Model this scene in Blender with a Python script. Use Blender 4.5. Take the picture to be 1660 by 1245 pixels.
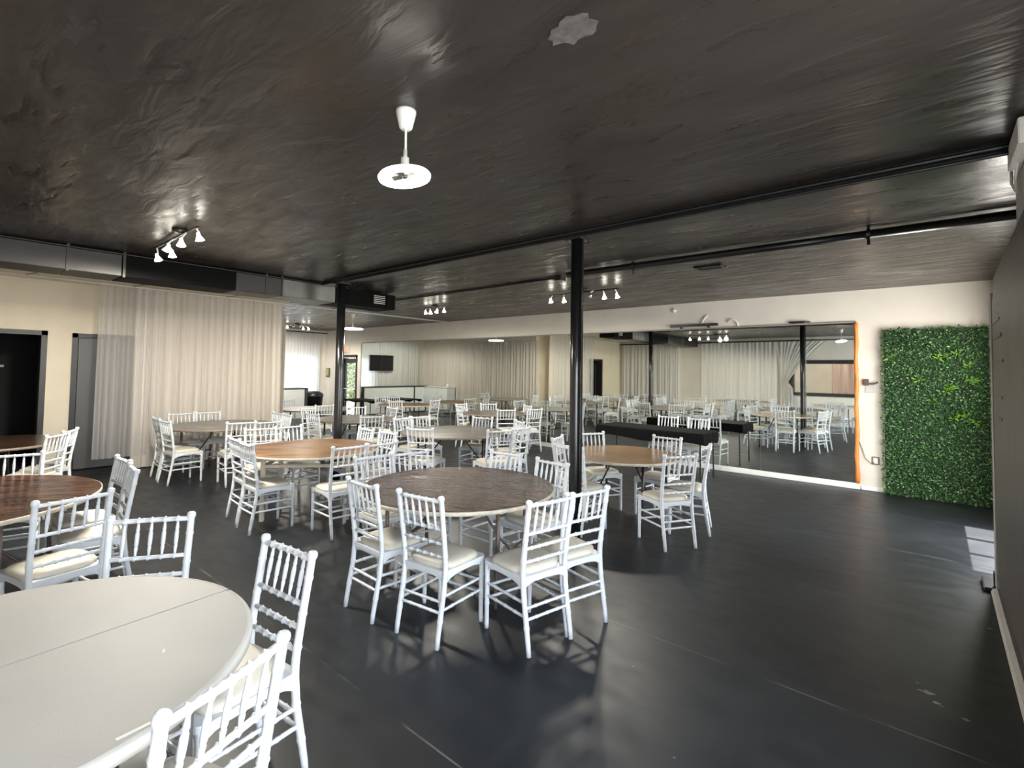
import bpy, bmesh, math, random
from mathutils import Vector, Matrix

# ------------------------------------------------------------------ scene, camera, world, lights
scene = bpy.context.scene
for o in list(bpy.data.objects):
    bpy.data.objects.remove(o, do_unlink=True)
COL = scene.collection
PI = math.pi
R = math.radians

H = 2.99          # ceiling height
YM = 9.10         # mirror wall
XL = -10.45       # wall with the doors
XF = -16.45       # far wall of the alcove
YA = 4.62         # side wall of the alcove
YB = -1.45        # wall behind the camera
XR = 0.62         # right wall

cam_d = bpy.data.cameras.new('camera')
cam_d.sensor_fit = 'HORIZONTAL'
cam_d.sensor_width = 36.0
cam_d.lens = 805.4 / 1660.0 * 36.0
cam_d.shift_y = -(622.5 - 569.7) / 1660.0
cam_d.clip_start = 0.05
cam = bpy.data.objects.new('camera', cam_d)
COL.objects.link(cam)
def cam_matrix(yaw, pitch, roll, loc):
    F = Vector((-math.sin(yaw) * math.cos(pitch), math.cos(yaw) * math.cos(pitch), math.sin(pitch)))
    Rr = Vector((math.cos(yaw), math.sin(yaw), 0))
    U = Rr.cross(F)
    R2 = math.cos(roll) * Rr + math.sin(roll) * U
    U2 = R2.cross(F)
    m = Matrix((R2, U2, -F)).transposed().to_4x4()
    m.translation = loc
    return m
cam.matrix_world = cam_matrix(R(40.44), R(2.173), R(0.855), Vector((0, 0, 1.697)))
scene.camera = cam

scene.view_settings.view_transform = 'Standard'
scene.view_settings.look = 'None'
scene.view_settings.gamma = 1.0
scene.view_settings.use_curve_mapping = False
scene.view_settings.exposure = 0.60
scene.cycles.sample_clamp_indirect = 3.0
scene.cycles.caustics_refractive = False

world = bpy.data.worlds.new('world')
scene.world = world
world.use_nodes = True
wn = world.node_tree
for n in list(wn.nodes):
    wn.nodes.remove(n)
sky = wn.nodes.new('ShaderNodeTexSky')
sky.sky_type = 'NISHITA'
sky.sun_disc = False
sky.sun_elevation = R(58)
sky.sun_rotation = R(100)
bgn = wn.nodes.new('ShaderNodeBackground')
bgn.inputs['Strength'].default_value = 0.35
wo = wn.nodes.new('ShaderNodeOutputWorld')
wn.links.new(sky.outputs[0], bgn.inputs[0])
wn.links.new(bgn.outputs[0], wo.inputs[0])

def add_light(name, kind, loc, energy, color=(1, 1, 1), rot=None, target=None, **kw):
    d = bpy.data.lights.new(name, kind)
    d.energy = energy
    d.color = color
    for k, v in kw.items():
        setattr(d, k, v)
    o = bpy.data.objects.new(name, d)
    COL.objects.link(o)
    o.location = loc
    if target is not None:
        o.rotation_euler = (Vector(target) - Vector(loc)).to_track_quat('-Z', 'Y').to_euler()
    elif rot is not None:
        o.rotation_euler = rot
    return o

add_light('sun', 'SUN', (6, 7, 8), 45.0, (1.0, 0.95, 0.86), target=(0.4, 6.8, 0), angle=R(0.5)).rotation_euler = \
    Vector((-0.46, 0.03, -1.0)).to_track_quat('-Z', 'Y').to_euler()
# main fill light, set in an unseen window added beside the camera
add_light('window_fill', 'AREA', (XR + 0.03, 0.75, 1.475), 125.0, (0.93, 0.97, 1.0), rot=(0, R(90), 0),
          shape='RECTANGLE', size=2.12, size_y=3.68)
# fill light added in the low opening of the right wall beyond the board
add_light('side_fill', 'AREA', (XR + 0.03, 6.85, 0.69), 60.0, (0.95, 0.98, 1.0), rot=(0, R(90), 0),
          shape='RECTANGLE', size=1.05, size_y=1.68)
add_light('upper_fill', 'AREA', (XR + 0.03, 7.1, 1.92), 72.0, (1.0, 0.95, 0.87), rot=(0, R(90), 0), shape='RECTANGLE', size=0.7, size_y=2.6)  # extra fill, added to brighten the mirror wall near the hedge
# daylight from the window behind the far curtain
add_light('far_window_daylight', 'AREA', (XF + 0.06, 7.95, 1.1), 16.0, (0.86, 0.92, 1.0), rot=(0, R(-90), 0),
          shape='RECTANGLE', size=1.9, size_y=1.5)

# ------------------------------------------------------------------ materials
MATS = {}
def new_mat(name):
    m = bpy.data.materials.new(name)
    m.use_nodes = True
    nt = m.node_tree
    b = nt.nodes['Principled BSDF']
    MATS[name] = m
    return m, nt, b

def mat(name, color, rough=0.5, metal=0.0, vary=0.0, vscale=6.0, stretch=(1, 1, 1), bump=0.0, bscale=40.0,
        rvary=0.0, color2=None, coat=0.0, emit=None, estr=0.0, alpha=1.0, spec=0.5, transmission=0.0, detail=4.0):
    m, nt, b = new_mat(name)
    N, L = nt.nodes, nt.links
    b.inputs['Base Color'].default_value = (*color, 1)
    b.inputs['Roughness'].default_value = rough
    b.inputs['Metallic'].default_value = metal
    b.inputs['Specular IOR Level'].default_value = spec
    b.inputs['Coat Weight'].default_value = coat
    b.inputs['Coat Roughness'].default_value = 0.15
    b.inputs['Alpha'].default_value = alpha
    b.inputs['Transmission Weight'].default_value = transmission
    if emit:
        b.inputs['Emission Color'].default_value = (*emit, 1)
        b.inputs['Emission Strength'].default_value = estr
    tc = N.new('ShaderNodeTexCoord')
    mp = N.new('ShaderNodeMapping')
    mp.inputs['Scale'].default_value = stretch
    L.new(tc.outputs['Object'], mp.inputs[0])
    nz = N.new('ShaderNodeTexNoise')
    nz.inputs['Scale'].default_value = vscale
    nz.inputs['Detail'].default_value = detail
    L.new(mp.outputs[0], nz.inputs['Vector'])
    if vary > 0 or color2:
        rp = N.new('ShaderNodeValToRGB')
        rp.color_ramp.elements[0].position = 0.32
        rp.color_ramp.elements[1].position = 0.68
        c2 = color2 if color2 else tuple(min(1, c * (1 + vary)) for c in color)
        c1 = color if color2 else tuple(c * (1 - vary) for c in color)
        rp.color_ramp.elements[0].color = (*c1, 1)
        rp.color_ramp.elements[1].color = (*c2, 1)
        L.new(nz.outputs['Fac'], rp.inputs[0])
        L.new(rp.outputs[0], b.inputs['Base Color'])
    if rvary > 0:
        mr = N.new('ShaderNodeMapRange')
        mr.inputs['From Min'].default_value = 0.3
        mr.inputs['From Max'].default_value = 0.7
        mr.inputs['To Min'].default_value = max(0.02, rough - rvary)
        mr.inputs['To Max'].default_value = min(1, rough + rvary)
        L.new(nz.outputs['Fac'], mr.inputs['Value'])
        L.new(mr.outputs[0], b.inputs['Roughness'])
    if bump > 0:
        nb = N.new('ShaderNodeTexNoise')
        nb.inputs['Scale'].default_value = bscale
        nb.inputs['Detail'].default_value = 3
        L.new(mp.outputs[0], nb.inputs['Vector'])
        bp = N.new('ShaderNodeBump')
        bp.inputs['Strength'].default_value = bump
        bp.inputs['Distance'].default_value = 0.02
        L.new(nb.outputs['Fac'], bp.inputs['Height'])
        L.new(bp.outputs[0], b.inputs['Normal'])
    return m

def wood(name, c1, c2, c3, rough=0.3, scale=(1.2, 9, 1), coat=0.3, bump=0.05, rot=0.0, spec=0.4):
    m, nt, b = new_mat(name)
    b.inputs['Specular IOR Level'].default_value = spec
    N, L = nt.nodes, nt.links
    tc = N.new('ShaderNodeTexCoord')
    mp = N.new('ShaderNodeMapping')
    mp.inputs['Scale'].default_value = scale
    mp.inputs['Rotation'].default_value = (0, 0, rot)
    L.new(tc.outputs['Object'], mp.inputs[0])
    n1 = N.new('ShaderNodeTexNoise')
    n1.inputs['Scale'].default_value = 1.6
    n1.inputs['Detail'].default_value = 7
    n1.inputs['Roughness'].default_value = 0.62
    n1.inputs['Distortion'].default_value = 1.2
    L.new(mp.outputs[0], n1.inputs['Vector'])
    rp = N.new('ShaderNodeValToRGB')
    e = rp.color_ramp.elements
    e[0].position = 0.34; e[0].color = (*c1, 1)
    e[1].position = 0.68; e[1].color = (*c3, 1)
    k = e.new(0.5); k.color = (*c2, 1)
    L.new(n1.outputs['Fac'], rp.inputs[0])
    L.new(rp.outputs[0], b.inputs['Base Color'])
    b.inputs['Roughness'].default_value = rough
    b.inputs['Coat Weight'].default_value = coat
    b.inputs['Coat Roughness'].default_value = 0.12
    bp = N.new('ShaderNodeBump')
    bp.inputs['Strength'].default_value = bump
    bp.inputs['Distance'].default_value = 0.02
    L.new(n1.outputs['Fac'], bp.inputs['Height'])
    L.new(bp.outputs[0], b.inputs['Normal'])
    return m

def curtain_mat(name, color, transl, transp):
    m = bpy.data.materials.new(name)
    m.use_nodes = True
    nt = m.node_tree
    N, L = nt.nodes, nt.links
    for n in list(N):
        N.remove(n)
    out = N.new('ShaderNodeOutputMaterial')
    tc = N.new('ShaderNodeTexCoord')
    mp = N.new('ShaderNodeMapping')
    mp.inputs['Scale'].default_value = (9, 9, 0.25)
    L.new(tc.outputs['Object'], mp.inputs[0])
    nz = N.new('ShaderNodeTexNoise')
    nz.inputs['Scale'].default_value = 3
    L.new(mp.outputs[0], nz.inputs['Vector'])
    mx = N.new('ShaderNodeMix'); mx.data_type = 'RGBA'
    mx.inputs[6].default_value = (*[c * 0.93 for c in color], 1)
    mx.inputs[7].default_value = (*color, 1)
    L.new(nz.outputs['Fac'], mx.inputs[0])
    d = N.new('ShaderNodeBsdfDiffuse')
    t = N.new('ShaderNodeBsdfTranslucent')
    L.new(mx.outputs[2], d.inputs[0]); L.new(mx.outputs[2], t.inputs[0])
    a = N.new('ShaderNodeMixShader'); a.inputs[0].default_value = transl
    L.new(d.outputs[0], a.inputs[1]); L.new(t.outputs[0], a.inputs[2])
    tr = N.new('ShaderNodeBsdfTransparent')
    b = N.new('ShaderNodeMixShader'); b.inputs[0].default_value = transp
    L.new(a.outputs[0], b.inputs[1]); L.new(tr.outputs[0], b.inputs[2])
    L.new(b.outputs[0], out.inputs[0])
    MATS[name] = m
    return m

def emis(name, color, strength):
    m = bpy.data.materials.new(name)
    m.use_nodes = True
    b = m.node_tree.nodes['Principled BSDF']
    b.inputs['Base Color'].default_value = (*color, 1)
    b.inputs['Emission Color'].default_value = (*color, 1)
    b.inputs['Emission Strength'].default_value = strength
    MATS[name] = m
    return m

# floor: dark sealed concrete, satin, with joints and worn spots
def floor_mat():
    m, nt, b = new_mat('painted_concrete')
    N, L = nt.nodes, nt.links
    tc = N.new('ShaderNodeTexCoord')
    n1 = N.new('ShaderNodeTexNoise'); n1.inputs['Scale'].default_value = 0.9; n1.inputs['Detail'].default_value = 6
    n2 = N.new('ShaderNodeTexNoise'); n2.inputs['Scale'].default_value = 5; n2.inputs['Detail'].default_value = 2
    mp = N.new('ShaderNodeMapping'); mp.inputs['Scale'].default_value = (0.8, 1.6, 1)
    L.new(tc.outputs['Object'], mp.inputs[0])
    L.new(tc.outputs['Object'], n1.inputs['Vector']); L.new(mp.outputs[0], n2.inputs['Vector'])
    rp = N.new('ShaderNodeValToRGB')
    e = rp.color_ramp.elements
    e[0].position = 0.35; e[0].color = (0.0095, 0.0112, 0.0140, 1)
    e[1].position = 0.70; e[1].color = (0.0175, 0.0198, 0.0235, 1)
    L.new(n1.outputs['Fac'], rp.inputs[0])
    # brownish worn stains
    n3 = N.new('ShaderNodeTexNoise'); n3.inputs['Scale'].default_value = 0.55; n3.inputs['Detail'].default_value = 3
    L.new(tc.outputs['Object'], n3.inputs['Vector'])
    r3 = N.new('ShaderNodeValToRGB'); r3.color_ramp.elements[0].position = 0.56; r3.color_ramp.elements[1].position = 0.75
    L.new(n3.outputs['Fac'], r3.inputs[0])
    mx = N.new('ShaderNodeMix'); mx.data_type = 'RGBA'
    mx.inputs[7].default_value = (0.030, 0.025, 0.020, 1)
    L.new(r3.outputs[0], mx.inputs[0]); L.new(rp.outputs[0], mx.inputs[6])
    # joints every 1.55 m along Y
    sp = N.new('ShaderNodeSeparateXYZ'); L.new(tc.outputs['Object'], sp.inputs[0])
    wob = N.new('ShaderNodeTexNoise'); wob.inputs['Scale'].default_value = 1.3; L.new(tc.outputs['Object'], wob.inputs['Vector'])
    ma = N.new('ShaderNodeMath'); ma.operation = 'MULTIPLY_ADD'; ma.inputs[1].default_value = 0.03
    L.new(wob.outputs['Fac'], ma.inputs[0]); L.new(sp.outputs['Y'], ma.inputs[2])
    dv = N.new('ShaderNodeMath'); dv.operation = 'DIVIDE'; dv.inputs[1].default_value = 1.55
    L.new(ma.outputs[0], dv.inputs[0])
    fr = N.new('ShaderNodeMath'); fr.operation = 'FRACT'; L.new(dv.outputs[0], fr.inputs[0])
    lt = N.new('ShaderNodeMath'); lt.operation = 'LESS_THAN'; lt.inputs[1].default_value = 0.006
    L.new(fr.outputs[0], lt.inputs[0])
    jr = N.new('ShaderNodeMapRange'); jr.inputs['From Min'].default_value = 0.42; jr.inputs['From Max'].default_value = 0.62
    L.new(n2.outputs['Fac'], jr.inputs['Value'])
    mu = N.new('ShaderNodeMath'); mu.operation = 'MULTIPLY'; L.new(lt.outputs[0], mu.inputs[0]); L.new(jr.outputs[0], mu.inputs[1])
    m2 = N.new('ShaderNodeMix'); m2.data_type = 'RGBA'; m2.inputs[7].default_value = (0.085, 0.085, 0.08, 1)
    L.new(mu.outputs[0], m2.inputs[0]); L.new(mx.outputs[2], m2.inputs[6])
    L.new(m2.outputs[2], b.inputs['Base Color'])
    mr = N.new('ShaderNodeMapRange')
    mr.inputs['From Min'].default_value = 0.3; mr.inputs['From Max'].default_value = 0.7
    mr.inputs['To Min'].default_value = 0.36; mr.inputs['To Max'].default_value = 0.46
    L.new(n2.outputs['Fac'], mr.inputs['Value']); L.new(mr.outputs[0], b.inputs['Roughness'])
    bp = N.new('ShaderNodeBump'); bp.inputs['Strength'].default_value = 0.04; bp.inputs['Distance'].default_value = 0.02
    L.new(n2.outputs['Fac'], bp.inputs['Height']); L.new(bp.outputs[0], b.inputs['Normal'])
    b.inputs['Specular IOR Level'].default_value = 0.32
    return m

def ceiling_mat():
    m, nt, b = new_mat('painted_plaster_ceiling')
    N, L = nt.nodes, nt.links
    tc = N.new('ShaderNodeTexCoord')
    mp = N.new('ShaderNodeMapping'); mp.inputs['Scale'].default_value = (0.45, 1.5, 1); mp.inputs['Rotation'].default_value = (0, 0, R(8))
    L.new(tc.outputs['Object'], mp.inputs[0])
    n1 = N.new('ShaderNodeTexNoise'); n1.inputs['Scale'].default_value = 1.1; n1.inputs['Detail'].default_value = 6; n1.inputs['Distortion'].default_value = 0.6
    n2 = N.new('ShaderNodeTexNoise'); n2.inputs['Scale'].default_value = 5.5; n2.inputs['Detail'].default_value = 3.0; n2.inputs['Distortion'].default_value = 0.5
    L.new(mp.outputs[0], n1.inputs['Vector']); L.new(mp.outputs[0], n2.inputs['Vector'])
    rp = N.new('ShaderNodeValToRGB')
    e = rp.color_ramp.elements
    e[0].position = 0.3; e[0].color = (0.021, 0.0168, 0.0142, 1)
    e[1].position = 0.72; e[1].color = (0.045, 0.0362, 0.0305, 1)
    L.new(n1.outputs['Fac'], rp.inputs[0]); L.new(rp.outputs[0], b.inputs['Base Color'])
    mr = N.new('ShaderNodeMapRange')
    mr.inputs['From Min'].default_value = 0.3; mr.inputs['From Max'].default_value = 0.7
    mr.inputs['To Min'].default_value = 0.24; mr.inputs['To Max'].default_value = 0.44
    L.new(n2.outputs['Fac'], mr.inputs['Value']); L.new(mr.outputs[0], b.inputs['Roughness'])
    bp = N.new('ShaderNodeBump'); bp.inputs['Strength'].default_value = 0.42; bp.inputs['Distance'].default_value = 0.03
    L.new(n2.outputs['Fac'], bp.inputs['Height']); L.new(bp.outputs[0], b.inputs['Normal'])
    return m

floor_mat(); ceiling_mat()
mat('cream_paint', (0.74, 0.66, 0.52), 0.75, vary=0.04, vscale=2.5, bump=0.03, bscale=60)
mat('pale_paint', (0.72, 0.675, 0.60), 0.75, vary=0.04, vscale=2.5, bump=0.03, bscale=60)
mat('white_paint', (0.80, 0.80, 0.78), 0.5, vary=0.04, vscale=8)
mat('grey_paint', (0.30, 0.29, 0.28), 0.6, vary=0.08, vscale=3)
mat('light_grey_paint', (0.50, 0.49, 0.47), 0.6, vary=0.06, vscale=3)
mat('door_grey', (0.075, 0.075, 0.078), 0.45, vary=0.08, vscale=3, stretch=(1, 1, 0.3))
mat('door_frame_dark', (0.019, 0.018, 0.018), 0.45, vary=0.1)
mat('black_paint', (0.010, 0.010, 0.011), 0.28, vary=0.15, vscale=12, bump=0.04, bscale=50)
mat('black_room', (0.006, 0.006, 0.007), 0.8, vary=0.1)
mat('post_paint', (0.010, 0.010, 0.011), 0.22, vary=0.2, vscale=14, bump=0.06, bscale=25, coat=0.3)
mat('chair_white', (0.66, 0.69, 0.73), 0.32, vary=0.02, vscale=10, coat=0.2)
mat('cushion_ivory', (0.60, 0.565, 0.48), 0.55, vary=0.05, vscale=7, bump=0.05, bscale=90)
mat('cushion_seam', (0.10, 0.09, 0.08), 0.7, vary=0.1)
mat('plastic_grey_top', (0.385, 0.375, 0.345), 0.6, spec=0.3, vary=0.04, vscale=3, bump=0.04, bscale=160)
mat('plastic_grey_rim', (0.50, 0.49, 0.455), 0.5, vary=0.04, vscale=3)
wood('wood_dark_brown', (0.008, 0.0030, 0.0017), (0.046, 0.0185, 0.0090), (0.125, 0.060, 0.032), rough=0.16, scale=(3.2, 13, 1), coat=0.0, bump=0.9, spec=0.13, rot=R(20))
wood('wood_brown', (0.030, 0.014, 0.008), (0.060, 0.030, 0.017), (0.10, 0.055, 0.033), rough=0.28, scale=(1.3, 8, 1), coat=0.4, bump=0.08)
wood('wood_tan', (0.060, 0.026, 0.010), (0.165, 0.085, 0.036), (0.24, 0.135, 0.062), rough=0.42, scale=(1.0, 3.6, 1), coat=0.05, rot=R(15))
wood('wood_tan_light', (0.13, 0.066, 0.030), (0.225, 0.130, 0.066), (0.30, 0.19, 0.105), rough=0.25, scale=(1.0, 5, 1), coat=0.45, rot=R(-10))
wood('wood_grey', (0.14, 0.133, 0.122), (0.235, 0.224, 0.208), (0.32, 0.308, 0.29), rough=0.45, scale=(1.0, 6, 1), coat=0.1)
wood('wood_grey_brown', (0.045, 0.040, 0.034), (0.090, 0.081, 0.070), (0.145, 0.132, 0.115), rough=0.36, scale=(1.0, 7, 1), coat=0.1)
mat('edge_band_pale', (0.52, 0.47, 0.38), 0.5, vary=0.15, vscale=20)
mat('edge_band_brown', (0.22, 0.17, 0.13), 0.5, vary=0.2, vscale=20)
mat('leg_grey', (0.16, 0.15, 0.14), 0.4, metal=0.5, vary=0.1)
mat('leg_brown', (0.13, 0.10, 0.085), 0.45, metal=0.3, vary=0.1)
mat('leg_cream', (0.60, 0.53, 0.42), 0.5, vary=0.08, vscale=12)
mat('leg_black', (0.012, 0.012, 0.013), 0.35, vary=0.1)
mat('black_cloth', (0.0035, 0.0035, 0.004), 0.85, spec=0.12, vary=0.2, vscale=20, bump=0.1, bscale=120)
mat('black_plastic', (0.012, 0.012, 0.013), 0.35, vary=0.1)
mat('tv_screen', (0.006, 0.006, 0.007), 0.12, vary=0.1)
mat('white_board', (0.72, 0.75, 0.74), 0.35, vary=0.03)
mat('orange_strip', (0.80, 0.25, 0.045), 0.45, vary=0.12, vscale=9, bump=0.1, bscale=30)
mat('duct_grey', (0.042, 0.038, 0.036), 0.5, metal=0.2, vary=0.15, vscale=3, bump=0.05, bscale=15)
mat('duct_steel', (0.15, 0.147, 0.137), 0.4, metal=0.7, vary=0.15, vscale=4)
mat('duct_black', (0.0035, 0.0035, 0.0035), 0.7, spec=0.1, vary=0.15)
mat('chrome', (0.75, 0.74, 0.70), 0.18, metal=1.0, vary=0.03)
mat('pipe_white', (0.74, 0.71, 0.66), 0.4, vary=0.05)
mat('lamp_white', (0.86, 0.83, 0.76), 0.4, vary=0.03)
mat('lamp_inner', (0.012, 0.0125, 0.011), 0.6, vary=0.1)
mat('lamp_blade', (0.035, 0.036, 0.030), 0.6, vary=0.1)
mat('hedge_backing', (0.015, 0.03, 0.012), 0.8, vary=0.2)
mat('sign_yellow', (0.45, 0.42, 0.10), 0.5, vary=0.05)
mat('board_dark', (0.055, 0.047, 0.042), 0.45, vary=0.25, vscale=5, stretch=(1, 1, 0.5))
mat('board_frame', (0.035, 0.032, 0.030), 0.45, vary=0.1)
mat('board_edge', (0.36, 0.34, 0.33), 0.5, vary=0.08)
mat('glass_clear', (0.9, 0.95, 0.93), 0.02, transmission=1.0, vary=0.0)
mat('concrete_pale', (0.22, 0.205, 0.18), 0.85, vary=0.12, vscale=5, bump=0.1)
mat('bark', (0.10, 0.07, 0.045), 0.9, vary=0.3, bump=0.3)
mat('brick_pink', (0.30, 0.19, 0.16), 0.8, vary=0.15)
curtain_mat('curtain_ivory', (0.78, 0.725, 0.665), 0.30, 0.0)
curtain_mat('curtain_white', (0.80, 0.80, 0.79), 0.45, 0.02)
curtain_mat('curtain_back', (0.76, 0.745, 0.715), 0.3, 0.0)
curtain_mat('curtain_pink', (0.72, 0.55, 0.48), 0.3, 0.0)
curtain_mat('curtain_sheer', (0.80, 0.78, 0.77), 0.35, 0.50)
emis('led_ring', (1.0, 0.97, 0.88), 16.0)
emis('spot_bulb', (1.0, 0.95, 0.80), 30.0)
emis('led_ring_soft', (1.0, 0.96, 0.86), 11.0)
emis('lit_glass_shade', (1.0, 0.95, 0.82), 9.0)
emis('spot_bulb_soft', (1.0, 0.95, 0.82), 5.0)
emis('exit_face', (0.85, 0.20, 0.12), 0.7)
def mirror_mat():
    m, nt, b = new_mat('mirror_glass')
    b.inputs['Base Color'].default_value = (0.80, 0.835, 0.80, 1)
    b.inputs['Metallic'].default_value = 1.0
    N, L = nt.nodes, nt.links
    tc = N.new('ShaderNodeTexCoord')
    nz = N.new('ShaderNodeTexNoise'); nz.inputs['Scale'].default_value = 2.0
    L.new(tc.outputs['Object'], nz.inputs['Vector'])
    mr = N.new('ShaderNodeMapRange'); mr.inputs['To Min'].default_value = 0.0; mr.inputs['To Max'].default_value = 0.03
    L.new(nz.outputs['Fac'], mr.inputs['Value']); L.new(mr.outputs[0], b.inputs['Roughness'])
    return m
mirror_mat()
def leaf_mat(name, c1, c2, c3):
    m, nt, b = new_mat(name)
    N, L = nt.nodes, nt.links
    g = N.new('ShaderNodeNewGeometry')
    rp = N.new('ShaderNodeValToRGB')
    e = rp.color_ramp.elements
    e[0].position = 0.0; e[0].color = (*c1, 1)
    e[1].position = 1.0; e[1].color = (*c3, 1)
    k = e.new(0.6); k.color = (*c2, 1)
    L.new(g.outputs['Random Per Island'], rp.inputs[0])
    L.new(rp.outputs[0], b.inputs['Base Color'])
    b.inputs['Roughness'].default_value = 0.42
    return m
leaf_mat('leaf_green', (0.012, 0.050, 0.011), (0.056, 0.160, 0.044), (0.24, 0.40, 0.18))
leaf_mat('leaf_lime', (0.06, 0.17, 0.012), (0.12, 0.28, 0.02), (0.22, 0.40, 0.05))
leaf_mat('leaf_outdoor', (0.022, 0.042, 0.003), (0.055, 0.088, 0.008), (0.11, 0.135, 0.02))

# ------------------------------------------------------------------ mesh helpers
class MB:
    def __init__(self):
        self.v = []; self.f = []
    def _add(self, vs, fs):
        o = len(self.v)
        self.v += [tuple(p) for p in vs]
        self.f += [tuple(i + o for i in q) for q in fs]
    def box(self, c, s, M=None):
        hx, hy, hz = s[0] / 2, s[1] / 2, s[2] / 2
        vs = [Vector((x, y, z)) for x in (-hx, hx) for y in (-hy, hy) for z in (-hz, hz)]
        if M is not None:
            vs = [M @ p for p in vs]
        vs = [p + Vector(c) for p in vs]
        self._add(vs, [(0, 1, 3, 2), (4, 6, 7, 5), (0, 4, 5, 1), (2, 3, 7, 6), (0, 2, 6, 4), (1, 5, 7, 3)])
        return self
    def bbox(self, a, b):
        return self.box(((a[0] + b[0]) / 2, (a[1] + b[1]) / 2, (a[2] + b[2]) / 2), (abs(b[0] - a[0]), abs(b[1] - a[1]), abs(b[2] - a[2])))
    def bevbox(self, a, b, r=0.006):
        bm = bmesh.new()
        bmesh.ops.create_cube(bm, size=1.0)
        s = [abs(b[i] - a[i]) for i in range(3)]; c = [(a[i] + b[i]) / 2 for i in range(3)]
        for v in bm.verts:
            v.co = Vector((v.co.x * s[0] + c[0], v.co.y * s[1] + c[1], v.co.z * s[2] + c[2]))
        bmesh.ops.bevel(bm, geom=list(bm.edges), offset=min(r, min(s) * 0.45), segments=1, affect='EDGES')
        bm.verts.index_update()
        self._add([v.co for v in bm.verts], [[v.index for v in f.verts] for f in bm.faces])
        bm.free()
        return self
    def tube(self, pts, rad, n=8, cap=True):
        pts = [Vector(p) for p in pts]
        if not hasattr(rad, '__len__'):
            rad = [rad] * len(pts)
        rings = []
        up = None
        for i, p in enumerate(pts):
            if i == 0: t = pts[1] - pts[0]
            elif i == len(pts) - 1: t = pts[-1] - pts[-2]
            else: t = pts[i + 1] - pts[i - 1]
            if t.length < 1e-9: t = Vector((0, 0, 1))
            t.normalize()
            if up is None:
                up = Vector((0, 0, 1)) if abs(t.z) < 0.9 else Vector((1, 0, 0))
            a = t.cross(up); a.normalize(); bvec = a.cross(t); bvec.normalize()
            up = bvec
            rings.append([p + rad[i] * (math.cos(2 * PI * k / n) * a + math.sin(2 * PI * k / n) * bvec) for k in range(n)])
        vs = [q for r in rings for q in r]
        fs = []
        for i in range(len(rings) - 1):
            for k in range(n):
                k2 = (k + 1) % n
                fs.append((i * n + k, i * n + k2, (i + 1) * n + k2, (i + 1) * n + k))
        if cap:
            fs.append(tuple(range(n - 1, -1, -1)))
            fs.append(tuple((len(rings) - 1) * n + k for k in range(n)))
        self._add(vs, fs)
        return self
    def lathe(self, prof, n=24, c=(0, 0, 0), cap=False):
        vs = []; fs = []
        for (r, z) in prof:
            for k in range(n):
                a = 2 * PI * k / n
                vs.append((c[0] + r * math.cos(a), c[1] + r * math.sin(a), c[2] + z))
        for i in range(len(prof) - 1):
            for k in range(n):
                k2 = (k + 1) % n
                fs.append((i * n + k, i * n + k2, (i + 1) * n + k2, (i + 1) * n + k))
        if cap:
            fs.append(tuple(range(n - 1, -1, -1)))
            fs.append(tuple((len(prof) - 1) * n + k for k in range(n)))
        self._add(vs, fs)
        return self
    def prism(self, outline, z0, z1):
        n = len(outline)
        vs = [(x, y, z0) for x, y in outline] + [(x, y, z1) for x, y in outline]
        fs = [tuple(range(n - 1, -1, -1)), tuple(range(n, 2 * n))]
        for k in range(n):
            k2 = (k + 1) % n
            fs.append((k, k2, n + k2, n + k))
        self._add(vs, fs)
        return self
    def mesh(self, name, material, smooth=False):
        me = bpy.data.meshes.new(name)
        me.from_pydata(self.v, [], self.f)
        if material:
            me.materials.append(MATS[material])
        if smooth:
            me.polygons.foreach_set('use_smooth', [len(p.vertices) <= 4 for p in me.polygons])
        me.update()
        return me

def obj(name, data, parent=None, loc=None, rot=None):
    o = bpy.data.objects.new(name, data)
    COL.objects.link(o)
    if parent is not None:
        o.parent = parent
    if loc is not None:
        o.location = loc
    if rot is not None:
        o.rotation_euler = rot
    return o
def part(name, mb, material, parent=None, smooth=False, loc=None, rot=None):
    return obj(name, mb.mesh(name, material, smooth), parent, loc, rot)
def tag(o, label, cat, group=None, kind=None):
    o['label'] = label
    o['category'] = cat
    if group: o['group'] = group
    if kind: o['kind'] = kind
    return o
def thing(name, label, cat, loc=(0, 0, 0), rz=0.0, group=None):
    o = obj(name, None, None, loc, (0, 0, rz))
    o.empty_display_size = 0.1
    return tag(o, label, cat, group)
def struct(name, mb, material, label=None, cat=None, smooth=False):
    o = part(name, mb, material, None, smooth)
    o['kind'] = 'structure'
    if label: o['label'] = label
    if cat: o['category'] = cat
    return o

# ------------------------------------------------------------------ room shell
flo = struct('floor', MB().bbox((XF - 0.3, YB - 0.3, -0.12), (XR + 0.35, YM + 0.3, 0.0)), 'painted_concrete',
       'dark charcoal sealed concrete floor across the whole hall', 'floor')
ceil = struct('ceiling', MB().bbox((XF - 0.3, YB - 0.3, H), (XR + 0.35, YM + 0.3, H + 0.12)), 'painted_plaster_ceiling',
       'dark brown-black painted plaster ceiling with soft sheen', 'ceiling')
struct('ceiling_soffit', MB().bbox((XL, YB, H - 0.006), (-7.64, YA, H + 0.01)), 'cream_paint', 'cream strip of ceiling between duct and left wall', 'ceiling')
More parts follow.
